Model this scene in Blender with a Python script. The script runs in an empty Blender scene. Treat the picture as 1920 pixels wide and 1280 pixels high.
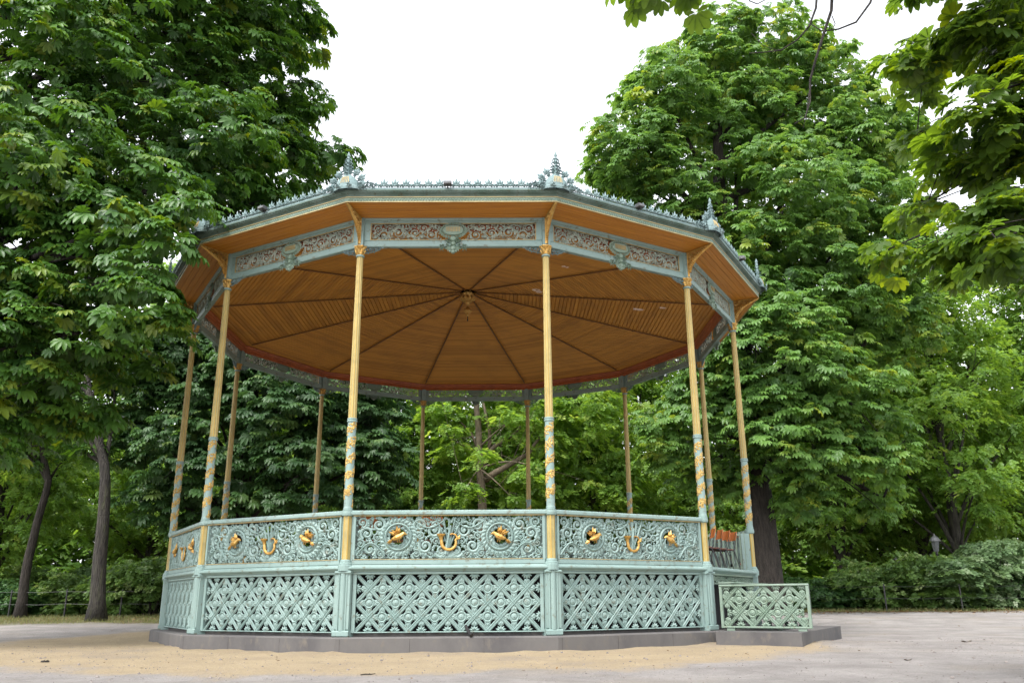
import bpy, math, random
import numpy as np
from mathutils import Vector, Matrix

R = math.radians
PI = math.pi
sc = bpy.context.scene
COL = sc.collection

# ------------------------------------------------------------------ camera, world, sun, exposure
CAM = np.array([0.692265, -22.19275, 0.857616])
YAW, PITCH, ROLL, FPX = -0.0235605, 0.2939533, -0.00702818, 1593.82
_f = np.array([-math.sin(YAW) * math.cos(PITCH), math.cos(YAW) * math.cos(PITCH), math.sin(PITCH)])
_r0 = np.array([math.cos(YAW), math.sin(YAW), 0.0])
_u0 = np.cross(_r0, _f)
_r = _r0 * math.cos(ROLL) + _u0 * math.sin(ROLL)
_u = -_r0 * math.sin(ROLL) + _u0 * math.cos(ROLL)
cam_d = bpy.data.cameras.new("camera")
cam = bpy.data.objects.new("camera", cam_d)
COL.objects.link(cam)
M = Matrix.Identity(4)
for i in range(3):
    M[i][0] = _r[i]; M[i][1] = _u[i]; M[i][2] = -_f[i]; M[i][3] = CAM[i]
cam.matrix_world = M
cam_d.sensor_width = 36.0
cam_d.lens = FPX / 1920 * 36.0
cam_d.clip_start = 0.1
cam_d.clip_end = 2000
sc.camera = cam

SUN_EL, SUN_AZ = R(58), R(215)          # compass-like angle the sun stands at, seen from above
world = bpy.data.worlds.new("World")
sc.world = world
world.use_nodes = True
nt = world.node_tree
nt.nodes.clear()
sky = nt.nodes.new("ShaderNodeTexSky"); sky.sky_type = 'NISHITA'; sky.sun_disc = False
sky.sun_elevation = SUN_EL; sky.sun_rotation = SUN_AZ
sky.air_density = 1.0; sky.dust_density = 2.0
hs = nt.nodes.new("ShaderNodeHueSaturation"); hs.inputs['Saturation'].default_value = 0.16
bg = nt.nodes.new("ShaderNodeBackground"); bg.inputs['Strength'].default_value = 0.15; hs.inputs['Value'].default_value = 1.1
wo = nt.nodes.new("ShaderNodeOutputWorld")
nt.links.new(sky.outputs[0], hs.inputs['Color']); nt.links.new(hs.outputs[0], bg.inputs['Color']); nt.links.new(bg.outputs[0], wo.inputs[0])
sd = bpy.data.lights.new("sun", 'SUN'); sd.energy = 0.9; sd.angle = R(14); sd.color = (1.0, 0.96, 0.90)
sun = bpy.data.objects.new("sun", sd); COL.objects.link(sun)
# direction towards the sun (Nishita rotation runs clockwise from +Y seen from above)
sdir = Vector((math.sin(SUN_AZ) * math.cos(SUN_EL), math.cos(SUN_AZ) * math.cos(SUN_EL), math.sin(SUN_EL)))
sun.rotation_euler = sdir.to_track_quat('Z', 'Y').to_euler()
sc.view_settings.view_transform = 'Standard'
sc.view_settings.look = 'None'
sc.view_settings.exposure = 1.8
sc.view_settings.gamma = 1.0
sc.cycles.use_denoising = True
sc.cycles.max_bounces = 8; sc.cycles.diffuse_bounces = 4; sc.cycles.glossy_bounces = 2
sc.cycles.transmission_bounces = 4; sc.cycles.transparent_max_bounces = 4
sc.cycles.caustics_reflective = False; sc.cycles.caustics_refractive = False

def ray(px, py):
    return _f + _r * (px - 960) / FPX - _u * (py - 640) / FPX
def at(px, py, Y):
    """where the photograph's line of sight through a pixel reaches depth Y"""
    d = ray(px, py)
    return CAM + d * ((Y - CAM[1]) / d[1])

# ------------------------------------------------------------------ materials
def mat(name, col, rough=0.6, metal=0.0, col2=None, nscale=3.0, lo=0.4, hi=0.65, bump=None, spec=0.5, stretch=(1, 1, 1), col3=None, n3=25.0, t3=(0.6, 0.7), coords='Object', detail=6):
    m = bpy.data.materials.new(name); m.use_nodes = True
    t = m.node_tree; n = t.nodes; L = t.links
    b = n['Principled BSDF']
    b.inputs['Roughness'].default_value = rough; b.inputs['Metallic'].default_value = metal
    b.inputs['Specular IOR Level'].default_value = spec
    b.inputs['Base Color'].default_value = (*col, 1)
    tc = n.new('ShaderNodeTexCoord'); mp = n.new('ShaderNodeMapping'); mp.inputs['Scale'].default_value = stretch
    L.new(tc.outputs[coords], mp.inputs[0])
    def mixer(a_sock, a_col, b_col, scale, l, h):
        nz = n.new('ShaderNodeTexNoise'); nz.inputs['Scale'].default_value = scale; nz.inputs['Detail'].default_value = detail
        nz.inputs['Roughness'].default_value = 0.62
        L.new(mp.outputs[0], nz.inputs['Vector'])
        mr = n.new('ShaderNodeMapRange'); mr.inputs['From Min'].default_value = l; mr.inputs['From Max'].default_value = h
        L.new(nz.outputs['Fac'], mr.inputs['Value'])
        mx = n.new('ShaderNodeMix'); mx.data_type = 'RGBA'
        L.new(mr.outputs[0], mx.inputs['Factor'])
        if a_sock is None: mx.inputs['A'].default_value = (*a_col, 1)
        else: L.new(a_sock, mx.inputs['A'])
        mx.inputs['B'].default_value = (*b_col, 1)
        return mx.outputs['Result']
    s = None
    if col2: s = mixer(None, col, col2, nscale, lo, hi)
    if col3: s = mixer(s, col, col3, n3, *t3)
    if s is not None: L.new(s, b.inputs['Base Color'])
    if bump:
        nz = n.new('ShaderNodeTexNoise'); nz.inputs['Scale'].default_value = bump[0]; nz.inputs['Detail'].default_value = 8
        L.new(mp.outputs[0], nz.inputs['Vector'])
        bp = n.new('ShaderNodeBump'); bp.inputs['Strength'].default_value = bump[1]; bp.inputs['Distance'].default_value = bump[2] if len(bump) > 2 else 0.02
        L.new(nz.outputs['Fac'], bp.inputs['Height']); L.new(bp.outputs[0], b.inputs['Normal'])
    return m

TEAL = mat('teal_paint', (0.180, 0.262, 0.243), 0.55, col2=(0.215, 0.298, 0.276), nscale=1.7, lo=.35, hi=.7, col3=(0.115, 0.105, 0.07), n3=8, t3=(.57, .72), bump=(60, .12, .004))
TEALW = mat('weathered_teal_paint', (0.150, 0.215, 0.160), 0.6, col2=(0.195, 0.255, 0.205), nscale=2.4, col3=(0.14, 0.15, 0.095), n3=11, t3=(.57, .78), bump=(60, .15, .004))
ZINC = mat('grey_green_zinc', (0.075, 0.110, 0.088), 0.75, spec=.2, col2=(0.12, 0.16, 0.14), nscale=3, col3=(0.06, 0.062, 0.035), n3=12, t3=(.55, .72))
CREST = mat('blue_grey_paint', (0.150, 0.215, 0.215), 0.75, spec=.2, col2=(0.205, 0.27, 0.27), nscale=5, col3=(0.07, 0.09, 0.085), n3=18, t3=(.56, .72))
FRET = mat('grey_teal_fretwork', (0.33, 0.365, 0.305), 0.6, col2=(0.255, 0.305, 0.265), nscale=4, col3=(0.26, 0.19, 0.11), n3=16, t3=(.56, .72))
GOLD = mat('gold_leaf', (0.52, 0.335, 0.105), 0.45, 0.7, col2=(0.44, 0.235, 0.055), nscale=16, lo=.42, hi=.62, bump=(70, .5, .006))
GILT = mat('pale_gilt', (0.40, 0.31, 0.14), 0.5, 0.2, col2=(0.28, 0.22, 0.11), nscale=8)
CREAM = mat('gilded_cream_paint', (0.45, 0.295, 0.060), 0.5, 0.15, col2=(0.35, 0.215, 0.04), nscale=6, stretch=(1, 1, .2))
FLUTE = mat('pale_flute_paint', (0.36, 0.285, 0.105), 0.5, col2=(0.26, 0.215, 0.085), nscale=6)
SOFW = mat('varnished_soffit_wood', (0.50, 0.205, 0.024), 0.42, col2=(0.36, 0.132, 0.013), nscale=5, stretch=(.25, 8, 1), col3=(0.17, 0.06, 0.012), n3=9, t3=(.62, .8), bump=(30, .1, .004))
REDW = mat('red_brown_moulding', (0.34, 0.085, 0.022), 0.45, col2=(0.25, 0.06, 0.018), nscale=4)
RIBW = mat('dark_wood_rib', (0.16, 0.065, 0.018), 0.5, col2=(0.10, 0.04, 0.012), nscale=6)
STONE = mat('grey_plinth_stone', (0.112, 0.105, 0.101), 0.9, col2=(0.070, 0.066, 0.068), nscale=1.1, lo=.38, hi=.66, col3=(0.135, 0.118, 0.098), n3=7, t3=(.55, .75), bump=(25, .35, .01), stretch=(1, 1, .6))
PEB = mat('loose_gravel_stone', (0.24, 0.21, 0.19), 0.9, col2=(0.13, 0.115, 0.11), nscale=2)
DARK = mat('underfloor_shade_black', (0.02, 0.02, 0.024), 0.9, col2=(0.012, 0.012, 0.014), nscale=5)  # near-black colour standing in for the shade under the floor
FLOORW = mat('worn_floor_boards', (0.16, 0.10, 0.06), 0.7, col2=(0.11, 0.07, 0.045), nscale=4, stretch=(.3, 6, 1))
BLACK = mat('black_enamel', (0.012, 0.012, 0.014), 0.35, col2=(0.02, 0.018, 0.018), nscale=12)
GREYM = mat('grey_metal', (0.12, 0.12, 0.125), 0.4, .4, col2=(0.08, 0.08, 0.08), nscale=12)
GLASS = mat('clouded_lamp_glass', (0.13, 0.135, 0.14), 0.25, col2=(0.09, 0.09, 0.09), nscale=8)
ORANGEW = mat('orange_varnished_wood', (0.40, 0.115, 0.02), 0.4, col2=(0.30, 0.08, 0.015), nscale=6, stretch=(1, 1, .3))
BROWNW = mat('red_brown_seat_wood', (0.20, 0.06, 0.028), 0.4, col2=(0.14, 0.04, 0.02), nscale=6)
PEEL = mat('bare_peeled_wood', (0.78, 0.62, 0.54), 0.8, col2=(0.40, 0.22, 0.12), nscale=9, lo=.52, hi=.66)
BARK = mat('grey_brown_bark', (0.056, 0.049, 0.040), 0.92, col2=(0.020, 0.017, 0.014), nscale=7, lo=.44, hi=.58, stretch=(2.6, 2.6, .3), col3=(0.085, 0.09, 0.045), n3=3, t3=(.54, .72), bump=(14, 1.0, .12))
BARKD = mat('dark_bark', (0.038, 0.030, 0.024), 0.92, col2=(0.015, 0.012, 0.009), nscale=7, lo=.42, hi=.6, stretch=(2.4, 2.4, .35), bump=(14, 1.0, .10))
BARKP = mat('pale_plane_bark', (0.15, 0.115, 0.08), 0.9, col2=(0.075, 0.06, 0.04), nscale=3, bump=(9, .5, .04))

def ceiling_mat():
    m = mat('stained_ceiling_boards', (0.3, 0.13, 0.03), 0.5)
    t = m.node_tree; n = t.nodes; L = t.links; b = n['Principled BSDF']
    tc = n.new('ShaderNodeTexCoord'); sp = n.new('ShaderNodeSeparateXYZ'); L.new(tc.outputs['Object'], sp.inputs[0])
    dv = n.new('ShaderNodeMath'); dv.operation = 'DIVIDE'; dv.inputs[1].default_value = 0.105; L.new(sp.outputs['Y'], dv.inputs[0])
    fl = n.new('ShaderNodeMath'); fl.operation = 'FLOOR'; L.new(dv.outputs[0], fl.inputs[0])
    oi = n.new('ShaderNodeObjectInfo')
    ad = n.new('ShaderNodeMath'); ad.operation = 'MULTIPLY_ADD'; ad.inputs[1].default_value = 77.0
    L.new(oi.outputs['Random'], ad.inputs[0]); L.new(fl.outputs[0], ad.inputs[2])
    wn = n.new('ShaderNodeTexWhiteNoise'); wn.noise_dimensions = '1D'; L.new(ad.outputs[0], wn.inputs['W'])
    nz = n.new('ShaderNodeTexNoise'); nz.inputs['Scale'].default_value = 3; nz.inputs['Detail'].default_value = 5
    mp = n.new('ShaderNodeMapping'); mp.inputs['Scale'].default_value = (.5, 9, 1); L.new(tc.outputs['Object'], mp.inputs[0]); L.new(mp.outputs[0], nz.inputs['Vector'])
    av = n.new('ShaderNodeMath'); av.operation = 'MULTIPLY_ADD'; av.inputs[1].default_value = 0.45; L.new(wn.outputs['Value'], av.inputs[0]); L.new(nz.outputs['Fac'], av.inputs[2])
    cr = n.new('ShaderNodeValToRGB')
    cr.color_ramp.elements[0].position = 0.42; cr.color_ramp.elements[0].color = (0.35, 0.145, 0.018, 1)
    cr.color_ramp.elements[1].position = 0.88; cr.color_ramp.elements[1].color = (0.52, 0.235, 0.032, 1)
    L.new(av.outputs[0], cr.inputs[0])
    st = n.new('ShaderNodeTexNoise'); st.inputs['Scale'].default_value = .55; st.inputs['Detail'].default_value = 7; st.inputs['Roughness'].default_value = .65
    L.new(tc.outputs['Object'], st.inputs['Vector'])
    sr = n.new('ShaderNodeMapRange'); sr.inputs['From Min'].default_value = .52; sr.inputs['From Max'].default_value = .72; sr.inputs['To Max'].default_value = .6; L.new(st.outputs['Fac'], sr.inputs['Value'])
    mx = n.new('ShaderNodeMix'); mx.data_type = 'RGBA'; L.new(sr.outputs[0], mx.inputs['Factor']); L.new(cr.outputs[0], mx.inputs['A']); mx.inputs['B'].default_value = (0.20, 0.085, 0.016, 1)
    L.new(mx.outputs['Result'], b.inputs['Base Color'])
    return m
CEIL = ceiling_mat()
GARL = mat('dulled_gilt_garland', (0.50, 0.355, 0.115), 0.5, 0.4, col2=(0.34, 0.215, 0.06), nscale=14, lo=.42, hi=.62)

def leaf_mat(name, c_dark, c_light, c_yel, trans=0.4, rough=0.42, spec=0.4):
    """leaf blade: tone varies from leaf to leaf; light also passes through the blade"""
    m = bpy.data.materials.new(name); m.use_nodes = True
    t = m.node_tree; n = t.nodes; L = t.links; b = n['Principled BSDF']; out = n['Material Output']
    at_ = n.new('ShaderNodeAttribute'); at_.attribute_name = 'tone'
    cr = n.new('ShaderNodeValToRGB')
    e = cr.color_ramp.elements
    e[0].position = 0.0; e[0].color = (*c_dark, 1)
    e[1].position = 0.72; e[1].color = (*c_light, 1)
    x = e.new(1.0); x.color = (*c_yel, 1)
    L.new(at_.outputs['Fac'], cr.inputs[0]); L.new(cr.outputs[0], b.inputs['Base Color'])
    b.inputs['Roughness'].default_value = rough; b.inputs['Specular IOR Level'].default_value = spec
    tr = n.new('ShaderNodeBsdfTranslucent')
    hsv = n.new('ShaderNodeHueSaturation'); hsv.inputs['Hue'].default_value = 0.475; hsv.inputs['Saturation'].default_value = 1.15; hsv.inputs['Value'].default_value = 1.9
    L.new(cr.outputs[0], hsv.inputs['Color']); L.new(hsv.outputs[0], tr.inputs['Color'])
    mx = n.new('ShaderNodeMixShader'); mx.inputs[0].default_value = trans
    L.new(b.outputs[0], mx.inputs[1]); L.new(tr.outputs[0], mx.inputs[2]); L.new(mx.outputs[0], out.inputs[0])
    return m
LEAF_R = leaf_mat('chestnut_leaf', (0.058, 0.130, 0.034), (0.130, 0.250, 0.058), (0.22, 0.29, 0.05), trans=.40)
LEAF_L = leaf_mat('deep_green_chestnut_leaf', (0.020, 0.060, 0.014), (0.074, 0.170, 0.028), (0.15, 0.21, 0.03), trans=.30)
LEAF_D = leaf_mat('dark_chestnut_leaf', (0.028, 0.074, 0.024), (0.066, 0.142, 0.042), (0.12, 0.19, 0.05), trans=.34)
LEAF_N = leaf_mat('near_chestnut_leaf', (0.040, 0.086, 0.020), (0.105, 0.185, 0.030), (0.17, 0.24, 0.03), trans=.58, rough=.38)
LEAF_P = leaf_mat('pale_park_leaf', (0.095, 0.190, 0.038), (0.195, 0.325, 0.066), (0.28, 0.37, 0.09), trans=.48)
LEAF_S = leaf_mat('shrub_leaf', (0.060, 0.120, 0.032), (0.130, 0.220, 0.056), (0.27, 0.33, 0.14), trans=.35)
LEAF_SB = leaf_mat('silvery_shrub_leaf', (0.070, 0.130, 0.055), (0.145, 0.225, 0.095), (0.32, 0.38, 0.25), trans=.3)
LEAF_W = leaf_mat('wood_leaf', (0.092, 0.185, 0.040), (0.180, 0.305, 0.064), (0.26, 0.35, 0.09), trans=.48)
GRASS = leaf_mat('dry_grass_blade', (0.085, 0.115, 0.035), (0.16, 0.17, 0.06), (0.27, 0.22, 0.10), trans=.3)
LITTER = leaf_mat('fallen_leaf', (0.08, 0.045, 0.022), (0.20, 0.12, 0.05), (0.32, 0.21, 0.09), trans=.1, rough=.8, spec=.2)

# ------------------------------------------------------------------ mesh building
class MB:
    def __init__(s): s.v = []; s.f = []; s.m = []; s.cur = 0
    def add(s, vs, fs):
        o = len(s.v); s.v.extend(tuple(map(float, p)) for p in vs)
        for f in fs: s.f.append(tuple(o + i for i in f)); s.m.append(s.cur)
    def box(s, x0, x1, y0, y1, z0, z1, T=None):
        p = [(x0, y0, z0), (x1, y0, z0), (x1, y1, z0), (x0, y1, z0), (x0, y0, z1), (x1, y0, z1), (x1, y1, z1), (x0, y1, z1)]
        if T is not None: p = [T @ Vector(q) for q in p]
        s.add(p, [(0, 3, 2, 1), (4, 5, 6, 7), (0, 1, 5, 4), (1, 2, 6, 5), (2, 3, 7, 6), (3, 0, 4, 7)])
    def cbox(s, x0, x1, y0, y1, z0, z1, c=0.01):
        """box with its front (-y) long edges chamfered"""
        pr = [(y1, z0), (y0 + c, z0), (y0, z0 + c), (y0, z1 - c), (y0 + c, z1), (y1, z1)]
        s.prof(x0, x1, pr)
    def prof(s, x0, x1, pr, k0=0.0, k1=0.0):
        """profile (y,z) swept along x; ends mitred by x = x0 + k*y"""
        n = len(pr)
        vs = [(x0 + k0 * y, y, z) for y, z in pr] + [(x1 + k1 * y, y, z) for y, z in pr]
        fs = [(i, (i + 1) % n, n + (i + 1) % n, n + i) for i in range(n)]
        fs += [tuple(range(n))[::-1], tuple(range(n, 2 * n))]
        s.add(vs, fs)
    def lathe(s, pr, n=12, c=(0, 0), star=None, cap=True):
        """profile (r,z) round z"""
        vs = []; fs = []
        for r, z in pr:
            for j in range(n):
                a = 2 * PI * j / n
                rr = r * (1 if star is None or j % 2 == 0 else star)
                vs.append((c[0] + rr * math.cos(a), c[1] + rr * math.sin(a), z))
        for i in range(len(pr) - 1):
            for j in range(n):
                k = (j + 1) % n
                fs.append((i * n + j, i * n + k, (i + 1) * n + k, (i + 1) * n + j))
        if cap:
            fs.append(tuple(range(n))[::-1]); fs.append(tuple((len(pr) - 1) * n + j for j in range(n)))
        s.add(vs, fs)
    def tube(s, pts, rad, n=6, cap=True):
        pts = [Vector(p) for p in pts]
        if not hasattr(rad, '__len__'): rad = [rad] * len(pts)
        vs = []; fs = []; up = None
        for i, p in enumerate(pts):
            d = (pts[min(i + 1, len(pts) - 1)] - pts[max(i - 1, 0)])
            d = d.normalized() if d.length > 1e-9 else Vector((0, 0, 1))
            if up is None: up = d.orthogonal().normalized()
            up = (up - d * up.dot(d))
            up = up.normalized() if up.length > 1e-6 else d.orthogonal().normalized()
            w = d.cross(up)
            for j in range(n):
                a = 2 * PI * j / n
                vs.append(p + (up * math.cos(a) + w * math.sin(a)) * rad[i])
        for i in range(len(pts) - 1):
            for j in range(n):
                k = (j + 1) % n
                fs.append((i * n + j, i * n + k, (i + 1) * n + k, (i + 1) * n + j))
        if cap:
            fs.append(tuple(range(n))[::-1]); fs.append(tuple((len(pts) - 1) * n + j for j in range(n)))
        s.add(vs, fs)
    # relief ornament in the x-z plane; y is depth, the front faces -y
    def strip(s, pts, w, y0=0.0, d=0.02):
        n = len(pts)
        if not hasattr(w, '__len__'): w = [w] * n
        vs = []
        for i, (x, z) in enumerate(pts):
            a = pts[max(i - 1, 0)]; b = pts[min(i + 1, n - 1)]
            tx, tz = b[0] - a[0], b[1] - a[1]; l = math.hypot(tx, tz) or 1
            nx, nz = -tz / l, tx / l
            vs += [(x + nx * w[i], y0, z + nz * w[i]), (x, y0 - d, z), (x - nx * w[i], y0, z - nz * w[i])]
        fs = []
        for i in range(n - 1):
            a, b = 3 * i, 3 * i + 3
            fs += [(a, b, b + 1, a + 1), (a + 1, b + 1, b + 2, a + 2), (a + 2, b + 2, b, a)]
        s.add(vs, fs)
    def leaf(s, x, z, ang, L, W, y0=0.0, d=0.02):
        c, q = math.cos(ang), math.sin(ang)
        P = lambda u, v: (x + u * c - v * q, z + u * q + v * c)
        b = P(0, 0); l = P(.45 * L, W); r = P(.45 * L, -W); t = P(L, 0); m = P(.42 * L, 0)
        s.add([(b[0], y0, b[1]), (l[0], y0, l[1]), (t[0], y0, t[1]), (r[0], y0, r[1]), (m[0], y0 - d, m[1])],
              [(0, 1, 4), (1, 2, 4), (2, 3, 4), (3, 0, 4), (0, 3, 2, 1)])
    def boss(s, x, z, r, y0=0.0, d=0.02, n=8):
        vs = [(x + r * math.cos(2 * PI * j / n), y0, z + r * math.sin(2 * PI * j / n)) for j in range(n)]
        vs += [(x + .6 * r * math.cos(2 * PI * j / n), y0 - .8 * d, z + .6 * r * math.sin(2 * PI * j / n)) for j in range(n)]
        vs.append((x, y0 - d, z))
        fs = []
        for j in range(n):
            k = (j + 1) % n
            fs += [(j, k, n + k, n + j), (n + j, n + k, 2 * n)]
        fs.append(tuple(range(n))[::-1])
        s.add(vs, fs)
    def ring(s, x, z, r, w, y0=0.0, d=0.02, n=20):
        s.strip([(x + r * math.cos(2 * PI * j / n), z + r * math.sin(2 * PI * j / n)) for j in range(n + 1)], w, y0, d)
    def spiral(s, x, z, r, a0, turn, sgn, w, y0=0.0, d=0.02, leaves=6, ll=.45):
        N = int(12 * turn) + 2; pts = []; ws = []
        for i in range(N):
            t = i / (N - 1); rr = r * (1 - .74 * t); a = a0 + sgn * 2 * PI * turn * t
            pts.append((x + rr * math.cos(a), z + rr * math.sin(a))); ws.append(w * (1 - .35 * t))
        s.strip(pts, ws, y0, d)
        s.boss(x, z, r * .3, y0, d * 1.2, 7)
        for k in range(leaves):
            a = a0 + sgn * 2 * PI * k / max(leaves, 1) * .92
            s.leaf(x + r * .96 * math.cos(a), z + r * .96 * math.sin(a), a + sgn * .9, r * ll * 1.5, r * ll * .42, y0, d)
    def build(s, name, mats, parent=None, smooth=False):
        me = bpy.data.meshes.new(name)
        me.from_pydata(s.v, [], s.f)
        if not isinstance(mats, (list, tuple)): mats = [mats]
        for m in mats: me.materials.append(m)
        if len(mats) > 1: me.polygons.foreach_set('material_index', s.m)
        if smooth: me.polygons.foreach_set('use_smooth', [True] * len(s.f))
        me.update()
        return link(name, me, parent)

def link(name, me, parent=None):
    o = bpy.data.objects.new(name, me); COL.objects.link(o)
    if parent is not None: o.parent = parent
    return o
def tag(o, label=None, cat=None, group=None, kind=None):
    if label: o['label'] = label
    if cat: o['category'] = cat
    if group: o['group'] = group
    if kind: o['kind'] = kind
    return o
def empty(name, loc=(0, 0, 0), rz=0):
    o = bpy.data.objects.new(name, None); COL.objects.link(o); o.location = loc; o.rotation_euler = (0, 0, rz); o.empty_display_size = .2
    return o
def copy_tree(o, parent=None):
    c = o.copy(); COL.objects.link(c)
    c.parent = parent
    for ch in list(o.children): copy_tree(ch, c)
    return c
def np_mesh(name, V, F, mats, tone=None, smooth=False):
    """triangles or quads straight from arrays"""
    me = bpy.data.meshes.new(name)
    nv, nf, k = len(V), len(F), F.shape[1]
    me.vertices.add(nv); me.vertices.foreach_set('co', np.ascontiguousarray(V, np.float32).ravel())
    me.loops.add(nf * k); me.loops.foreach_set('vertex_index', np.ascontiguousarray(F, np.int32).ravel())
    me.polygons.add(nf); me.polygons.foreach_set('loop_start', np.arange(0, nf * k, k, dtype=np.int32))
    if tone is not None:
        a = me.attributes.new('tone', 'FLOAT', 'POINT'); a.data.foreach_set('value', np.ascontiguousarray(tone, np.float32))
    for m in (mats if isinstance(mats, (list, tuple)) else [mats]): me.materials.append(m)
    me.update(calc_edges=True)
    return me

# ------------------------------------------------------------------ ground
def sstep(a, b, x):
    t = np.clip((x - a) / (b - a), 0, 1); return t * t * (3 - 2 * t)
def gz(x, y):
    x = np.asarray(x, float); y = np.asarray(y, float)
    z = .30 * sstep(0, 14, y)
    z = z + .07 * np.exp(-(((x - 6.6) / 2.0) ** 2 + ((y + 5.4) / 1.0) ** 2))      # sand banked against the step
    th = np.arctan2(y, x); rr = np.hypot(x, y)
    z = z + .045 * np.exp(-((rr - 7.2) / .28) ** 2) * (.45 + .3 * np.sin(th * 23 + 1) + .25 * np.sin(th * 57))      # grit swept up against the base
    z = z + .012 * np.sin(x * 1.3 + .7 * y) * np.sin(y * 1.1 - .4 * x) * sstep(9, 12, np.hypot(x, y))
    return z
def build_ground():
    xs = np.concatenate([np.linspace(-220, -45, 12), np.linspace(-40, -14, 27), np.linspace(-13, 14, 109), np.linspace(15, 45, 31), np.linspace(50, 240, 13)])
    ys = np.concatenate([np.linspace(-60, -24, 10), np.linspace(-23, 18, 165), np.linspace(19, 60, 30), np.linspace(70, 260, 12)])
    X, Y = np.meshgrid(xs, ys); Z = gz(X, Y)
    rng = np.random.default_rng(3); Z = Z + rng.normal(0, .004, Z.shape)
    V = np.stack([X.ravel(), Y.ravel(), Z.ravel()], 1)
    nx, ny = len(xs), len(ys)
    i = (np.arange(ny - 1)[:, None] * nx + np.arange(nx - 1)[None]).ravel()
    F = np.stack([i, i + 1, i + nx + 1, i + nx], 1)
    m = bpy.data.materials.new('gravel_and_sand'); m.use_nodes = True
    t = m.node_tree; n = t.nodes; L = t.links; b = n['Principled BSDF']
    b.inputs['Roughness'].default_value = .95; b.inputs['Specular IOR Level'].default_value = .15
    tc = n.new('ShaderNodeTexCoord'); sp = n.new('ShaderNodeSeparateXYZ'); L.new(tc.outputs['Object'], sp.inputs[0])
    def noise(scale, det=8, rough=.6, stretch=None):
        z = n.new('ShaderNodeTexNoise'); z.inputs['Scale'].default_value = scale; z.inputs['Detail'].default_value = det; z.inputs['Roughness'].default_value = rough
        if stretch:
            mp = n.new('ShaderNodeMapping'); mp.inputs['Scale'].default_value = stretch; L.new(tc.outputs['Object'], mp.inputs[0]); L.new(mp.outputs[0], z.inputs['Vector'])
        else: L.new(tc.outputs['Object'], z.inputs['Vector'])
        return z.outputs['Fac']
    def mth(op, a, b_=None, c=None):
        z = n.new('ShaderNodeMath'); z.operation = op
        for i_, q in enumerate((a, b_, c)):
            if q is None: continue
            if isinstance(q, (int, float)): z.inputs[i_].default_value = q
            else: L.new(q, z.inputs[i_])
        return z.outputs[0]
    def rng_(v, a, b_):
        z = n.new('ShaderNodeMapRange'); z.interpolation_type = 'SMOOTHSTEP'; z.inputs['From Min'].default_value = a; z.inputs['From Max'].default_value = b_; L.new(v, z.inputs['Value']); return z.outputs[0]
    def mix(f, a, b_):
        z = n.new('ShaderNodeMix'); z.data_type = 'RGBA'; L.new(f, z.inputs['Factor'])
        for k_, q in (('A', a), ('B', b_)):
            if isinstance(q, tuple): z.inputs[k_].default_value = (*q, 1)
            else: L.new(q, z.inputs[k_])
        return z.outputs['Result']
    # sand apron: a ring laid round the bandstand, ragged at its outer edge
    xx = mth('MULTIPLY', mth('SUBTRACT', sp.outputs['X'], -1.2), 1 / 9.4); yy = mth('MULTIPLY', mth('SUBTRACT', sp.outputs['Y'], -1.0), 1 / 10.6)
    rr = mth('SQRT', mth('ADD', mth('MULTIPLY', xx, xx), mth('MULTIPLY', yy, yy)))
    edge = mth('ADD', rr, mth('MULTIPLY', mth('SUBTRACT', noise(.5, 7, .65, (1, .7, 1)), .5), .34))
    sand = mth('SUBTRACT', 1.0, rng_(mth('ADD', edge, mth('MULTIPLY', mth('SUBTRACT', noise(9, 6, .7), .5), .10)), 0.92, 1.01))
    g1 = mix(rng_(noise(.9, 10, .72), .34, .66), (0.240, 0.222, 0.212), (0.345, 0.321, 0.306))
    g1 = mix(mth('MULTIPLY', rng_(noise(.35, 5), .5, .7), .55), g1, (0.30, 0.26, 0.215))
    s1 = mix(rng_(noise(.9, 8, .7), .3, .7), (0.415, 0.330, 0.212), (0.345, 0.272, 0.178))
    s1 = mix(mth('MULTIPLY', rng_(noise(.45, 6), .52, .7), .6), s1, (0.29, 0.245, 0.20))
    c = mix(sand, g1, s1)
    grain = noise(38, 4, .8)
    c = mix(mth('MULTIPLY', rng_(grain, .5, .72), .55), c, (0.13, 0.11, 0.095))
    c = mix(mth('MULTIPLY', rng_(noise(70, 2, .6), .62, .72), .5), c, (0.44, 0.42, 0.40))
    c = mix(mth('MULTIPLY', rng_(noise(9, 8, .78), .54, .7), .45), c, (0.165, 0.14, 0.12))
    c = mix(mth('MULTIPLY', rng_(noise(5.5, 8, .75, (1, 2.2, 1)), .56, .68), .4), c, (0.46, 0.42, 0.39))
    # trodden soil and thin turf towards the planting beds
    lf = rng_(mth('MULTIPLY', sp.outputs['X'], -1.0), 2.0, 8.0)
    bed = mth('ADD', mth('SUBTRACT', mth('ADD', sp.outputs['Y'], mth('MULTIPLY', lf, 3.9)), 10.9), mth('MULTIPLY', mth('SUBTRACT', noise(.8, 6), .5), 3.0))
    c = mix(rng_(bed, -.4, 1.8), c, mix(rng_(noise(2.5), .35, .65), (0.135, 0.098, 0.055), (0.105, 0.115, 0.042)))
    L.new(c, b.inputs['Base Color'])
    bp = n.new('ShaderNodeBump'); bp.inputs['Strength'].default_value = 1.0; bp.inputs['Distance'].default_value = .06
    h = mth('ADD', mth('MULTIPLY', noise(14, 9, .8), 1.0), mth('MULTIPLY', noise(2.2, 6, .65), 1.6))
    L.new(h, bp.inputs['Height']); L.new(bp.outputs[0], b.inputs['Normal'])
    o = link('ground', np_mesh('ground', V, F, m)); tag(o, 'pinkish grey gravel square with a tan sand apron', kind='structure')
build_ground()
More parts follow.
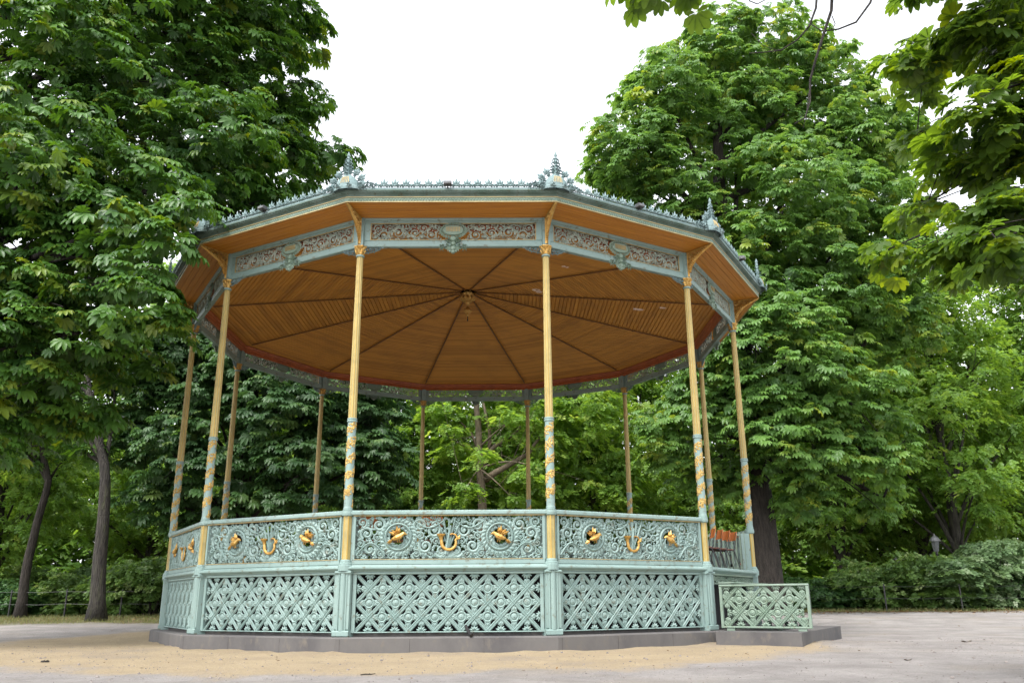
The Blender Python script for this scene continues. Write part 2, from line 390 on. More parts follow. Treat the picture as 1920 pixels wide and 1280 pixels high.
# ------------------------------------------------------------------ bandstand: a twelve-sided iron pavilion
A0 = -105.70945
T15 = math.tan(R(15)); C15 = math.cos(R(15))
def rot_side(k): return R(A0 + 30 * k + 15) + PI / 2      # local -y looks outward from side k
def rot_col(k): return R(A0 + 30 * k) + PI / 2
AP = 7.0 * C15
band = empty('bandstand')
tag(band, 'twelve-sided pale teal iron bandstand with gilded columns and timber roof', 'bandstand')
def around(o, ks, rot):
    """first copy is o itself, the others share its meshes"""
    out = {}
    for i, k in enumerate(ks):
        c = o if i == 0 else copy_tree(o, band)
        c.rotation_euler = (0, 0, rot(k)); out[k] = c
    return out
def ring_mesh(mb, pr):
    """closed profile (apothem, z) swept round all twelve corners"""
    n = len(pr); vs = []; fs = []
    for k in range(12):
        a = R(A0 + 30 * k)
        for ap, z in pr: vs.append((ap / C15 * math.cos(a), ap / C15 * math.sin(a), z))
    for k in range(12):
        k2 = (k + 1) % 12
        for i in range(n):
            j = (i + 1) % n
            fs.append((k * n + i, k2 * n + i, k2 * n + j, k * n + j))
    mb.add(vs, fs)

rng = random.Random(11)
JOINT = mat('grey_mortar', (0.045, 0.041, 0.04), 0.95, col2=(0.09, 0.08, 0.075), nscale=6)
# --- stone base with the extension that carries the stairs
mb = MB()
ring_mesh(mb, [(5.6, -.25), (7.02, -.25), (7.02, .236), (7.0, .257), (5.6, .257)])
T = Matrix.Rotation(rot_side(2), 4, 'Z')
mb.box(-2.45, 1.6, -AP - 1.82, -AP - .28, -.25, .2555, T)
ring_mesh(mb, [(6.40, .2575), (6.665, .2575), (6.665, .315), (6.40, .315)])
mb.build('stone_base', STONE, band)
for u in (-1.80, -.62, .63):
    mb = MB(); mb.box(u - .0035, u + .0035, -7.0225, -7.0, -.2, .23)
    around(mb.build('mortar_joint', JOINT, band), [k for k in range(12) if k != 2], rot_side)
mb = MB(); ring_mesh(mb, [(6.1, .258), (6.3, .258), (6.3, 1.33), (6.1, 1.33)]); mb.build('underfloor_shade_backing', DARK, band)  # added ring behind the lattice: blocks stray light, its black replaces under-floor shade
mb = MB(); ring_mesh(mb, [(.01, 1.335), (6.68, 1.335), (6.68, 1.425), (.01, 1.425)]); mb.build('floor', FLOORW, band)

# --- lattice panels under the floor
def lattice(mb, x0, x1, z0, z1, y, pw, ph, nx0, even_first=True):
    """crossing straps with a rosette in every diamond"""
    sl = ph / pw
    def clip(c, s):
        pts = []
        for x in (x0, x1):
            z = s * sl * x + c
            if z0 - 1e-6 <= z <= z1 + 1e-6: pts.append((x, z))
        for z in (z0, z1):
            x = (z - c) / (s * sl)
            if x0 + 1e-6 < x < x1 - 1e-6: pts.append((x, z))
        return sorted(pts)[:2] if len(pts) >= 2 else None
    rows = int(round((z1 - z0) / (ph / 2)))
    cmax = int((abs(x0) + abs(x1)) / pw) + rows + 4
    for s in (1, -1):
        for i in range(-cmax, cmax):
            c = z0 + (ph / 2) * (2 * i + 1) - s * 0
            q = clip(c, s)
            if not q or math.dist(*q) < .06: continue
            (ax, az), (bx, bz) = q
            l = math.dist(*q); nx_, nz_ = -(bz - az) / l, (bx - ax) / l
            yo = y - (.002 if s > 0 else 0)
            mb.strip([(ax, az), (bx, bz)], .034, yo, .012)
            for e in (-.019, .019): mb.strip([(ax + nx_ * e, az + nz_ * e), (bx + nx_ * e, bz + nz_ * e)], .011, yo - .004, .016)
    for r in range(rows + 1):
        zc = z0 + r * ph / 2
        off = 0 if (r % 2 == 0) else .5
        i0 = int(math.floor((x0) / pw)) - 1
        for i in range(i0, -i0 + 2):
            xc = (i + off) * pw
            if xc < x0 - .02 or xc > x1 + .02: continue
            full = z0 + .05 < zc < z1 - .05 and x0 + .12 < xc < x1 - .12
            if full:
                mb.boss(xc, zc, .058, y, .018, 10); mb.ring(xc, zc, .080, .020, y, .018, 14)
                mb.boss(xc, zc, .020, y - .017, .010, 6)
            elif x0 - .01 <= xc <= x1 + .01:
                base = PI / 2 if zc <= z0 + .05 else -PI / 2 if zc >= z1 - .05 else 0 if xc < 0 else PI
                for da in (-1.15, -.6, 0, .6, 1.15): mb.leaf(xc, zc, base + da, .10, .03, y, .03)
            for q in range(4):
                a = q * PI / 2
                ex, ez = math.cos(a), math.sin(a)
                if not (x0 <= xc + ex * .2 + abs(ez) * .03 <= x1 and xc - abs(ez) * .03 >= x0 and z0 <= zc + ez * .2 + abs(ex) * .03 <= z1 and zc - abs(ex) * .03 >= z0): continue
                for da, ll, ww in ((0, .138, .050), (.46, .112, .034), (-.46, .112, .034)):
                    mb.leaf(xc + ex * .072, zc + ez * .072, a + da, ll, ww, y + .004, .022)
            if full:
                for q in range(8):
                    a = q * PI / 4 + PI / 8
                    mb.boss(xc + .098 * math.cos(a), zc + .098 * math.sin(a), .018, y, .018, 5)
mb = MB(); yy = -6.735
lattice(mb, -1.60, 1.60, .335, 1.285, yy, 3.2 / 7, .475, 7)
mb.cbox(-1.66, 1.66, yy - .045, yy + .03, 1.285, 1.332, .012); mb.cbox(-1.66, 1.66, yy - .045, yy + .03, .316, .337, .01)
for s in (-1, 1):
    a, b = sorted((s * 1.66, s * 1.60)); mb.box(a, b, yy - .04, yy + .03, .337, 1.285)
lat = mb.build('lattice_panel', TEAL, band)
around(lat, [0, 1, 3, 4, 5, 6, 7, 8, 9, 10, 11], rot_side)

# --- corner piers
mb = MB()
for s in (-1, 1): mb.prof(*( (-.135, -.05) if s < 0 else (.05, .135)), [(-6.80, .36), (-7.03, .36), (-7.055, .385), (-7.055, 1.31), (-6.80, 1.31)])
mb.box(-.05, .05, -7.03, -6.80, .30, 1.31)
mb.lathe([(.055, .36), (.055, 1.31)], 12, (0, -7.035))
for s in (-1, 1): mb.lathe([(.016, .36), (.016, 1.31)], 8, (s * .072, -7.058))
mb.cbox(-.15, .15, -7.09, -6.80, .258, .362, .02)
mb.cbox(-.15, .15, -7.09, -6.80, 1.30, 1.345, .015)
around(mb.build('corner_pier', TEAL, band), range(12), rot_col)

# --- ledge moulding at floor level, one length per side
mb = MB()
mb.prof(0, 0, [(-6.685, 1.333), (-6.79, 1.333), (-6.80, 1.352), (-6.835, 1.36), (-6.862, 1.385), (-6.862, 1.405), (-6.835, 1.425), (-6.80, 1.43), (-6.79, 1.447), (-6.685, 1.447)], T15, -T15)
around(mb.build('ledge_moulding', TEAL, band), range(12), rot_side)

# --- railing panels: openwork scrolls, wreaths with gilded birds, gilded horn
def fill_spirals(mb, x0, x1, z0, z1, avoid, y, d, seed, rmax=.15, rmin=.035, wk=.2, leaves=6, lw=1.0):
    rg = random.Random(seed); cs = list(avoid); got = []
    for r_try in [rmax, rmax, rmax * .8, rmax * .62, rmax * .5, rmax * .4, rmin * 1.15, rmin]:
        for _ in range(420):
            x, z = rg.uniform(x0 + r_try, x1 - r_try), rg.uniform(z0 + r_try, z1 - r_try)
            if all((x - a) ** 2 + (z - b) ** 2 > (r_try + c) ** 2 * .92 for a, b, c in cs):
                cs.append((x, z, r_try)); got.append((x, z, r_try))
    out = []
    for x, z, r in got:
        out.append((x, z, r, rg.uniform(0, 2 * PI), rg.choice((-1, 1))))
    # loose leaves between the scrolls
    lv = []
    for _ in range(2200):
        x, z = rg.uniform(x0 + .02, x1 - .02), rg.uniform(z0 + .02, z1 - .02)
        dmin = min([math.hypot(x - a, z - b) - c for a, b, c in cs] + [9])
        if dmin > .006 and all((x - a) ** 2 + (z - b) ** 2 > .0011 for a, b, _ in lv): lv.append((x, z, rg.uniform(0, 2 * PI)))
    for sg in (1, -1):
        for x, z, r, a, t in out:
            a2 = a if sg > 0 else PI - a
            mb.spiral(sg * x, z, r, a2, 1.35 if r > .06 else 1.0, t * sg, r * wk, y, d, leaves if r > .05 else 4)
        for x, z, a in lv:
            mb.leaf(sg * x - .03 * math.cos(a), z - .03 * math.sin(a), a if sg > 0 else PI - a, .078 * lw, .025 * lw, y, d)
mb = MB(); yy = -6.755
ZB, ZT = 1.535, 2.285
mb.cbox(-1.69, 1.69, yy - .03, yy + .03, 1.448, ZB, .012)
for s in (-1, 1):
    a, b = sorted((s * 1.70, s * 1.655)); mb.box(a, b, yy - .03, yy + .03, ZB, ZT)
WX, WZ, WR = .90, 1.925, .225
fill_spirals(mb, .0, 1.655, ZB, ZT, [(WX, WZ, WR + .06), (.0, 1.88, .13), (0.03, 2.10, .07)], yy, .018, 5, .120, .034, .25, 7)
for s in (-1, 1):
    mb.ring(s * WX, WZ, WR, .024, yy - .006, .03, 26)
    for k in range(26):
        a = 2 * PI * k / 26
        rr = WR + .035
        mb.leaf(s * WX + rr * math.cos(a) * .96, WZ + rr * math.sin(a) * .96, a + s * .9, .135, .042, yy - .004, .028)
    mb.spiral(s * WX, WZ - .02, .17, (-.6 if s > 0 else PI + .6), .8, -s, .018, yy, .024, 5, .28)
    for a in np.linspace(-PI, PI, 15)[:-1]: mb.leaf(s * WX + .205 * math.cos(a), WZ + .205 * math.sin(a), a + PI + .75 * s, .105, .034, yy + .006, .018)
    for a in np.linspace(-2.9, -.3, 7):
        mb.leaf(s * WX + .215 * math.cos(a), WZ + .215 * math.sin(a), a + PI + .5 * s, .12, .034, yy, .02)
    for a in (.5, 1.1, 2.2, 2.7): mb.leaf(s * WX + .215 * math.cos(a), WZ + .215 * math.sin(a), a + PI - .6 * s, .09, .026, yy, .02)
    # leafy stems running from the corners to the wreath and on to the middle
    st = [(s * (1.63 - .5 * t + .0), 1.60 + .22 * math.sin(t * PI)) for t in np.linspace(0, 1, 10)]
    mb.strip(st, .016, yy - .004, .028)
    st = [(s * (.62 - .52 * t), 2.20 - .12 * math.sin(t * PI)) for t in np.linspace(0, 1, 10)]
    mb.strip(st, .016, yy - .004, .028)
# lyre staff, reeds and fan behind the horn
for a in (-.5, -.25, 0, .25, .5):
    mb.strip([(0, 1.72), (.42 * math.sin(a), 1.72 + .52 * math.cos(a))], .016, yy - .012, .03)
mb.strip([(-.05, 1.62), (.03, 2.12)], [.045, .02], yy - .02, .03)
for k in range(9):
    a = -PI * .92 + k * PI * .84 / 8
    mb.leaf(.03 * math.cos(a), 1.66, a + 0, .19, .05, yy, .026)
railing = mb.build('railing_panel', TEAL, band)
def bird(sgn):
    b = MB()
    X = lambda u: sgn * u
    y = yy - .05
    # body as a swept tapering tube, then wings, tail and head
    b.tube([(X(-.11), y, -.04), (X(-.07), y - .01, -.035), (X(-.02), y - .02, -.02), (X(.03), y - .02, .0), (X(.075), y - .015, .035), (X(.105), y - .012, .055), (X(.13), y - .008, .05), (X(.165), y - .004, .035)],
           [.012, .034, .052, .052, .036, .033, .022, .004], 8)
    for (ux, uz, a, L, W) in ((-.01, .02, 2.75, .17, .034), (-.01, .03, 2.45, .15, .03), (0, .035, 1.75, .16, .036), (.01, .035, 1.45, .13, .03), (-.09, -.045, 3.7, .13, .026), (-.09, -.05, 3.95, .12, .022)):
        b.leaf(X(ux), uz, a if sgn > 0 else PI - a, L, W, y + .012, .035)
    for ux in (-.01, .03): b.tube([(X(ux), y - .01, -.05), (X(ux + .015), y, -.10)], .007, 5)
    return b
for s in (-1, 1):
    o = bird(-s if s > 0 else 1).build('gilded_bird', GOLD, railing); o.location = (s * WX, 0, WZ)
hb = MB(); y = yy - .05
arc = [(.0 + .15 * math.cos(a), y, 1.80 + .14 * math.sin(a)) for a in np.linspace(PI * 1.02, PI * 2.12, 14)]
hb.tube([(-.165, y - .01, 1.985), (-.165, y - .01, 1.965), (-.165, y, 1.91), (-.16, y, 1.86)] + arc + [(.17, y, 1.90), (.14, y, 1.965), (.07, y, 1.985), (.02, y, 1.97)],
        [.098, .088, .045, .032] + list(np.linspace(.036, .026, 14)) + [.02, .017, .014, .010], 9)
hb.leaf(.17, 1.87, .9, .12, .025, y - .01, .02); hb.leaf(.16, 1.86, .5, .1, .02, y - .01, .02)
hb.v = [(x_ * .84, yy + (y_ - yy) * .7, 1.90 + (z_ - 1.90) * .84) for x_, y_, z_ in hb.v]
hb.build('gilded_horn', GOLD, railing)
RAIL_SIDES = [0, 1, 3, 4, 5, 6, 7, 8, 9, 10, 11]
around(railing, RAIL_SIDES, rot_side)
mb = MB()
mb.prof(0, 0, [(-6.70, 2.302), (-6.81, 2.302), (-6.825, 2.32), (-6.825, 2.365), (-6.80, 2.385), (-6.74, 2.392), (-6.70, 2.385)], T15, -T15)
hr = mb.build('handrail', TEAL, band)
mb = MB(); mb.prof(-1.70, 1.70, [(-6.74, 2.286), (-6.797, 2.286), (-6.802, 2.301), (-6.74, 2.301)]); mb.prof(-1.655, 1.655, [(-6.78, 1.535), (-6.79, 1.535), (-6.79, 1.545), (-6.78, 1.545)])
mb.build('gilt_line', GILT, hr)
around(hr, RAIL_SIDES, rot_side)

# --- columns
mb = MB()
def fluted(mb, r0, r1, z0, z1, c, n=20):
    vs = []; fs = []
    for z, r in ((z0, r0), (z1, r1)):
        for j in range(n * 2):
            a = 2 * PI * j / (n * 2)
            rr = r * (1.0 if (j // 2) % 2 == 0 else .90)
            vs.append((c[0] + rr * math.cos(a), c[1] + rr * math.sin(a), z))
    N = n * 2; o = len(mb.v); mb.v.extend(vs)
    for j in range(N):
        k = (j + 1) % N
        mb.f.append((o + j, o + k, o + N + k, o + N + j)); mb.m.append(0 if (j // 2) % 2 == 0 and j % 2 == 0 else 1)
CC = (0, -7.0)
fluted(mb, .078, .062, 4.05, 7.25, CC)
colo = mb.build('column', [CREAM, FLUTE], band)
mb = MB(); mb.lathe([(.082, 2.39), (.082, 2.43), (.075, 2.45), (.078, 3.96), (.078, 3.99)], 18, CC); mb.build('lower_shaft', TEAL, colo)
g = MB(); rg = random.Random(4)
for i in range(760):
    t = i / 760; th = t * 5.1 * 2 * PI; z = 2.50 + t * 1.46
    s_ = th * .078 + rg.uniform(-.012, .012)
    g.leaf(s_, z + rg.uniform(-.065, .065), rg.uniform(0, 2 * PI), rg.uniform(.04, .065), rg.uniform(.013, .02), 0, rg.uniform(.006, .013))
g.v = [((.0785 - y_) * math.cos(s_ / .078), -7 + (.0785 - y_) * math.sin(s_ / .078), z_) for s_, y_, z_ in g.v]
g.build('gilded_garland', GARL, colo)
mb = MB(); mb.lathe([(.080, 3.985), (.094, 3.99), (.094, 4.01), (.084, 4.02), (.092, 4.035), (.092, 4.05), (.078, 4.06)], 18, CC); mb.build('collar', TEAL, colo)
mb = MB(); mb.lathe([(.064, 7.24), (.084, 7.25), (.084, 7.27), (.072, 7.285)], 18, CC); mb.build('neck_ring', TEAL, colo)
mb = MB(); mb.lathe([(.066, 7.28), (.080, 7.30), (.072, 7.34), (.090, 7.40), (.13, 7.445), (.13, 7.462)], 16, CC, .86)
for k in range(8):
    a = 2 * PI * k / 8
    for zz, L_, w_ in ((7.30, .10, .022), (7.37, .085, .02)):
        q = MB(); q.leaf(0, 0, PI / 2, L_, w_, 0, .02)
        b_ = a + (PI / 8 if zz > 7.35 else 0)
        mb.add([(CC[0] + (.084 - y_ + .35 * z_ * (z_ > L_ * .6)) * math.cos(b_) - x_ * math.sin(b_), CC[1] + (.084 - y_ + .35 * z_ * (z_ > L_ * .6)) * math.sin(b_) + x_ * math.cos(b_), zz + z_) for x_, y_, z_ in q.v], q.f)
mb.build('capital', GOLD, colo)
mb = MB(); fluted(mb, .076, .076, 1.54, 2.29, (0, -6.99), 12); mb.build('pedestal', [CREAM, FLUTE], colo)
mb = MB()
mb.lathe([(.13, 1.346), (.13, 1.44), (.12, 1.45), (.12, 1.475), (.10, 1.49), (.098, 1.52), (.08, 1.54)], 16, (0, -6.99))
mb.lathe([(.078, 2.285), (.10, 2.30), (.105, 2.34), (.10, 2.375), (.105, 2.39), (.085, 2.40)], 16, (0, -6.99))
mb.box(-.14, .14, -6.97, -6.78, 1.449, 2.29)
mb.build('pedestal_casing', TEAL, colo)
mb = MB(); mb.box(-.075, .075, -7.07, -6.86, 7.464, 8.055); mb.build('corner_post', TEAL, colo)
around(colo, range(12), rot_col)

# --- frieze between the columns
mb = MB(); y0 = -6.70
mb.prof(0, 0, [(y0, 7.46), (-6.79, 7.46), (-6.80, 7.48), (-6.80, 7.50), (-6.775, 7.51), (-6.775, 7.585), (-6.79, 7.597), (y0, 7.597)], T15, -T15)
mb.prof(0, 0, [(y0, 7.965), (-6.785, 7.965), (-6.785, 8.00), (-6.81, 8.01), (-6.825, 8.055), (y0, 8.055)], T15, -T15)
for s in (-1, 1):
    a, b = sorted((s * 1.63, s * 1.785)); mb.box(a, b, -6.775, y0, 7.597, 7.965)
frz = mb.build('frieze', TEAL, band)
mb = MB(); yf = -6.745
fill_spirals(mb, .0, 1.61, 7.60, 7.962, [(0, 7.80, .21), (.14, 7.80, .17)], yf, .022, 9, .11, .032, .15, 5, .7)
for s in (-1, 1):
    st = [(s * (.25 + 1.33 * t), 7.78 + .12 * math.sin(t * 4 * PI)) for t in np.linspace(0, 1, 34)]
    mb.strip(st, .013, yf - .004, .024)
    for t in np.linspace(.03, .97, 24):
        a = math.atan2(.12 * 4 * PI * math.cos(t * 4 * PI), 1.33)
        mb.leaf(s * (.25 + 1.33 * t), 7.78 + .12 * math.sin(t * 4 * PI), (a + rng.choice((-.8, .8))) if s > 0 else PI - (a + rng.choice((-.8, .8))), .10, .026, yf - .002, .022)
fr = mb.build('fretwork', FRET, frz)
mb = MB()
for z in (7.5985, 7.951): mb.prof(-1.62, 1.62, [(-6.76, z), (-6.781, z), (-6.781, z + .012), (-6.76, z + .012)])
for s in (-1, 1):
    a, b = sorted((s * 1.628, s * 1.614)); mb.box(a, b, -6.78, -6.755, 7.611, 7.951)
mb.build('gilt_line', GILT, frz)
mb = MB(); yc = -6.79
n = 28; vs = [(.215 * math.copysign(abs(math.cos(2 * PI * j / n)) ** .8, math.cos(2 * PI * j / n)), yc, 7.80 + .112 * math.sin(2 * PI * j / n)) for j in range(n)]
vs += [(x * .9, yc - .035, 7.80 + (z - 7.80) * .86) for x, _, z in vs[:n]]
mb.add(vs, [(j, (j + 1) % n, n + (j + 1) % n, n + j) for j in range(n)] + [tuple(range(n, 2 * n)), tuple(range(n))[::-1]])
for j in range(n):
    a = 2 * PI * j / n
    mb.leaf(.21 * math.cos(a), 7.80 + .112 * math.sin(a), a + .5, .085, .03, yc, .028)
for s in (-1, 1):
    mb.spiral(s * .10, 7.50, .075, 1.2 if s > 0 else PI - 1.2, 1.1, s, .016, yc - .01, .03, 6, .5)
    mb.spiral(s * .215, 7.435, .055, 2.2 if s > 0 else PI - 2.2, 1.1, -s, .014, yc - .01, .03, 6, .5)
    mb.spiral(s * .09, 7.61, .05, 0 if s > 0 else PI, 1.0, -s, .014, yc - .01, .03, 5, .5)
    for a, L_ in ((-.5, .13), (-.95, .13), (-1.3, .13)):
        mb.leaf(s * .04, 7.46, a if s > 0 else PI - a, L_, .034, yc - .012, .03)
for zz, rr in ((7.62, .07), (7.52, .055), (7.42, .06), (7.345, .045)): mb.boss(0, zz, rr, yc - .012, .045, 9)
for s in (-1, 1): mb.boss(s * .055, 7.355, .024, yc - .012, .03, 7)
mb.build('cartouche', TEALW, frz)
mb = MB()
for j in range(9):
    x = -.125 + j * .03125
    mb.box(x - .008, x + .008, yc - .047, yc - .034, 7.765 + .004 * (j % 2), 7.862)
mb.build('gilt_inscription', GILT, frz)
for s in (-1, 1):
    mb = MB(); yc2 = -6.765
    for x, z, r, a in ((1.67, 7.395, .058, .4), (1.555, 7.405, .05, 2.2), (1.455, 7.425, .034, .4)):
        mb.spiral(s * x, z, r, a if s > 0 else PI - a, 1.2, s, .012, yc2, .03, 6, .5)
    mb.strip([(s * 1.735, 7.33), (s * 1.62, 7.345), (s * 1.50, 7.375), (s * 1.41, 7.43)], .012, yc2, .028)
    for x, z, a in ((1.60, 7.45, -1.2), (1.50, 7.45, -1.5), (1.42, 7.44, 2.9), (1.72, 7.45, -1.5)): mb.leaf(s * x, z, a if s > 0 else PI - a, .08, .022, yc2, .024)
    mb.build('corner_scroll', CREST, frz)
around(frz, range(12), rot_side)

# --- gilded eave brackets, one on every column
mb = MB()
def plane_yz(q):
    """relief drawn in the (out, z) plane, given thickness both sides"""
    mb.add([(y_ if True else 0, -x_, z_) for x_, y_, z_ in q.v], q.f)
    mb.add([(-y_, -x_, z_) for x_, y_, z_ in q.v], q.f)
q = MB()
curve = [(7.05 + .62 * t ** 1.6, 7.50 + .575 * (t ** .72)) for t in np.linspace(0, 1, 12)]
q.strip(curve, [.026] * 12, -.001, .03)
q.strip([(7.075, 7.50), (7.075, 8.05)], .024, -.001, .03)
q.strip([(7.06, 8.045), (7.66, 8.088)], .022, -.001, .03)
for x, z, r, a in ((7.16, 7.93, .075, 0), (7.30, 7.98, .06, 2), (7.14, 7.79, .05, 1), (7.42, 8.02, .045, 0), (7.10, 7.68, .03, 2)): q.spiral(x, z, r, a, 1.2, 1, .015, -.001, .03, 6, .5)
for t in np.linspace(.03, .97, 20):
    x, z = 7.05 + .62 * t ** 1.6, 7.50 + .575 * t ** .72
    q.leaf(x - .01, z + .01, .2 - 1.0 * (t < .5), .085, .026, -.001, .035); q.leaf(x, z, 1.9, .10, .03, -.001, .035)
for i in range(46):
    u_, v_ = rng.uniform(0, 1), rng.uniform(0, 1)
    z = 7.62 + .42 * u_; lim = .62 * max(0, (z - 7.50) / .575) ** 2.2
    q.leaf(7.08 + v_ * max(.02, lim - .04), z, rng.uniform(0, 2 * PI), .085, .026, -.001, .03)
plane_yz(q)
around(mb.build('eave_bracket', GOLD, band), range(12), rot_col)

# --- boarded soffit, ceiling, ribs, mouldings
def boards(mb, a0, z0, a1, z1, step, groove, up):
    """grooved boards running parallel to the side, between two apothems"""
    n = max(1, int(round((a1 - a0) / step)))
    rows = []
    for i in range(n):
        s0 = a0 + (a1 - a0) * i / n; s1 = a0 + (a1 - a0) * (i + 1) / n
        rows += [(s0 + groove, 0), (s1 - groove, 0)]
        if i < n - 1: rows += [(s1, up)]
    vs = []; fs = []
    for a, e in rows:
        z = z0 + (z1 - z0) * (a - a0) / (a1 - a0) + e
        vs += [(-a * T15, -a, z), (a * T15, -a, z)]
    for i in range(len(rows) - 1): fs.append((2 * i, 2 * i + 1, 2 * i + 3, 2 * i + 2))
    o = len(vs); zt = .05
    vs += [(x, y_, z + zt) for x, y_, z in (vs[0], vs[1], vs[-2], vs[-1])]
    fs += [(o, o + 1, o + 3, o + 2), (0, 1, o + 1, o), (o - 2, o - 1, o + 3, o + 2)]
    mb.add(vs, fs)
mb = MB(); boards(mb, 6.815, 8.058, 7.425, 8.105, .122, .006, .014); around(mb.build('soffit', SOFW, band), range(12), rot_side)
mb = MB(); boards(mb, .22, 9.0, 6.60, 8.012, .105, .011, .022)
ceil = mb.build('ceiling_panel', CEIL, band); cps = around(ceil, range(12), rot_side)
mb = MB()
for s in (0,):
    mb.prof(-.018, .018, [(-.24, 8.985), (-.24, 8.965), (-6.60, 7.995), (-6.60, 8.02)])
around(mb.build('ceiling_rib', RIBW, band), range(12), rot_col)
mb = MB(); ring_mesh(mb, [(6.69, 7.835), (6.66, 7.825), (6.62, 7.86), (6.625, 7.885), (6.585, 7.905), (6.58, 7.94), (6.545, 7.96), (6.53, 8.00), (6.56, 8.03), (6.69, 8.05)]); mb.build('ceiling_moulding', REDW, band)
def peel(k, cx, a, pts, s):
    """a scab of bare wood where the ceiling varnish has come away"""
    z = 9.0 + (8.012 - 9.0) * (a - .22) / (6.60 - .22)
    m_ = MB(); top = []; bot = []
    for i, (u, v) in enumerate(pts):
        aa = a + v * s; zz = 9.0 + (8.012 - 9.0) * (aa - .22) / (6.60 - .22)
        top.append((cx + u * s, -aa, zz - .004)); bot.append((cx + u * s, -aa, zz - .001))
    n_ = len(pts); m_.add(top + bot, [tuple(range(n_))] + [(i, (i + 1) % n_, n_ + (i + 1) % n_, n_ + i) for i in range(n_)])
    o = m_.build('peeled_patch', PEEL, cps[k])
PB = [(-1, -.5), (-.4, -.8), (.3, -.5), (1, -.7), (1.1, .1), (.6, .6), (0, .4), (-.6, .8), (-1.1, .3)]
# --- stained leak marks sit on the sides where the photograph shows them
for k, px, py, s in ((3, 1197, 580, .16), (3, 1243, 577, .10), (2, 1008, 545, .16), (2, 1060, 500, .09)):
    d = ray(px, py); best = None
    for kk in range(12):
        # intersect the sight line with each ceiling plane and keep the one it really meets
        th = R(A0 + 30 * kk + 15); nrm = np.array([math.cos(th), math.sin(th)]); sl = (8.012 - 9.0) / 6.38
        # z = 9 + sl*(a-.22), a = nrm.p
        den = d[2] - sl * (nrm @ d[:2]); t_ = (9.0 - sl * .22 + sl * (nrm @ CAM[:2]) - CAM[2]) / den
        p = CAM + d * t_; a_ = nrm @ p[:2]; tx = np.array([-nrm[1], nrm[0]]) @ p[:2]
        if .3 < a_ < 6.4 and abs(tx) < a_ * T15: best = (kk, tx, a_)
    if best: peel(best[0], best[1], best[2], [(u * .45, v * 1.3) for u, v in PB] if py > 570 else PB, s)
mb = MB()
mb.lathe([(.10, 9.05), (.20, 8.95), (.16, 8.86), (.24, 8.80), (.25, 8.76), (.17, 8.70), (.09, 8.66), (.05, 8.58)], 16, (0, 0), .88)
for k in range(10):
    a = 2 * PI * k / 10; q = MB(); q.leaf(0, 0, PI / 2, .17, .05, 0, .03)
    mb.add([((.19 + .10 * z_ / .17 - y_) * math.cos(a) - x_ * math.sin(a), (.19 + .10 * z_ / .17 - y_) * math.sin(a) + x_ * math.cos(a), 8.70 + z_) for x_, y_, z_ in q.v], q.f)
mb.v = [(x * .82, y_ * .82, 9.0 + (z - 9.0) * .9) for x, y_, z in mb.v]
pend = mb.build('ceiling_rose', GOLD, band)
mb = MB(); mb.lathe([(.03, 8.585), (.05, 8.54), (.11, 8.50), (.12, 8.45), (.07, 8.39), (.03, 8.36), (.045, 8.33), (.03, 8.30)], 12, (0, 0), .9); mb.build('rose_drop', GOLD, pend)
mb = MB(); mb.tube([(0, 0, 8.305), (.004, 0, 8.26), (-.004, 0, 8.20)], .012, 6); mb.lathe([(.01, 8.21), (.025, 8.19), (.01, 8.16)], 8); mb.build('hook', BLACK, pend)

# --- cornice, cresting, finials, roof
mb = MB()
mb.prof(0, 0, [(-7.38, 8.108), (-7.432, 8.104), (-7.446, 8.200), (-7.38, 8.215)], T15, -T15)
for i in range(70):
    x = -1.95 + i * 3.9 / 69
    q = MB(); q.leaf(x - .02, 8.118, .95, .085, .018, 0, .012); q.leaf(x + .02, 8.118, PI - .95, .085, .018, 0, .012)
    mb.add([(x_, -7.434 - (z_ - 8.108) * .15 + y_, z_) for x_, y_, z_ in q.v], q.f)
corn = mb.build('cornice', TEALW, band)
mb = MB()
mb.prof(0, 0, [(-7.425, 8.098), (-7.446, 8.098), (-7.446, 8.116), (-7.425, 8.116)], T15, -T15)
mb.prof(0, 0, [(-7.44, 8.193), (-7.458, 8.193), (-7.458, 8.207), (-7.44, 8.207)], T15, -T15)
mb.build('gilt_line', GILT, corn)
mb = MB()
mb.prof(0, 0, [(-7.40, 8.2155), (-7.448, 8.2105), (-7.452, 8.225), (-7.468, 8.248), (-7.485, 8.252), (-7.485, 8.262), (-7.505, 8.268), (-7.508, 8.29), (-7.525, 8.296), (-7.527, 8.325), (-7.40, 8.335)], T15, -T15)
for i in range(64):
    x = -1.98 + i * 3.96 / 63
    mb.leaf(x - .03, 8.270, .35, .07, .012, -7.503, .016)
mb.build('gutter', ZINC, corn)
mb = MB(); yk = -7.515
mb.prof(-1.99, 1.99, [(yk + .03, 8.336), (yk - .008, 8.327), (yk - .008, 8.362), (yk + .03, 8.362)])
for x in (-1.287, -1.079, -.869, -.658, -.442, -.229, .089, .297, .50, .707, .92, 1.125, 1.33):
    for k, (a, L_) in enumerate(((0, .20), (.5, .165), (-.5, .165), (1.05, .115), (-1.05, .115))):
        mb.leaf(x, 8.385, PI / 2 + a, L_ * .92, .034, yk, .03)
    for s in (-1, 1):
        mb.spiral(x + s * .062, 8.392, .034, 0 if s > 0 else PI, 1.0, s, .014, yk, .026, 0)
        mb.leaf(x + s * .104, 8.36, PI / 2, .10, .026, yk + .004, .02); mb.leaf(x + s * .09, 8.37, PI / 2 - s * .5, .09, .022, yk + .004, .02)
    mb.boss(x, 8.40, .03, yk - .008, .03, 7)
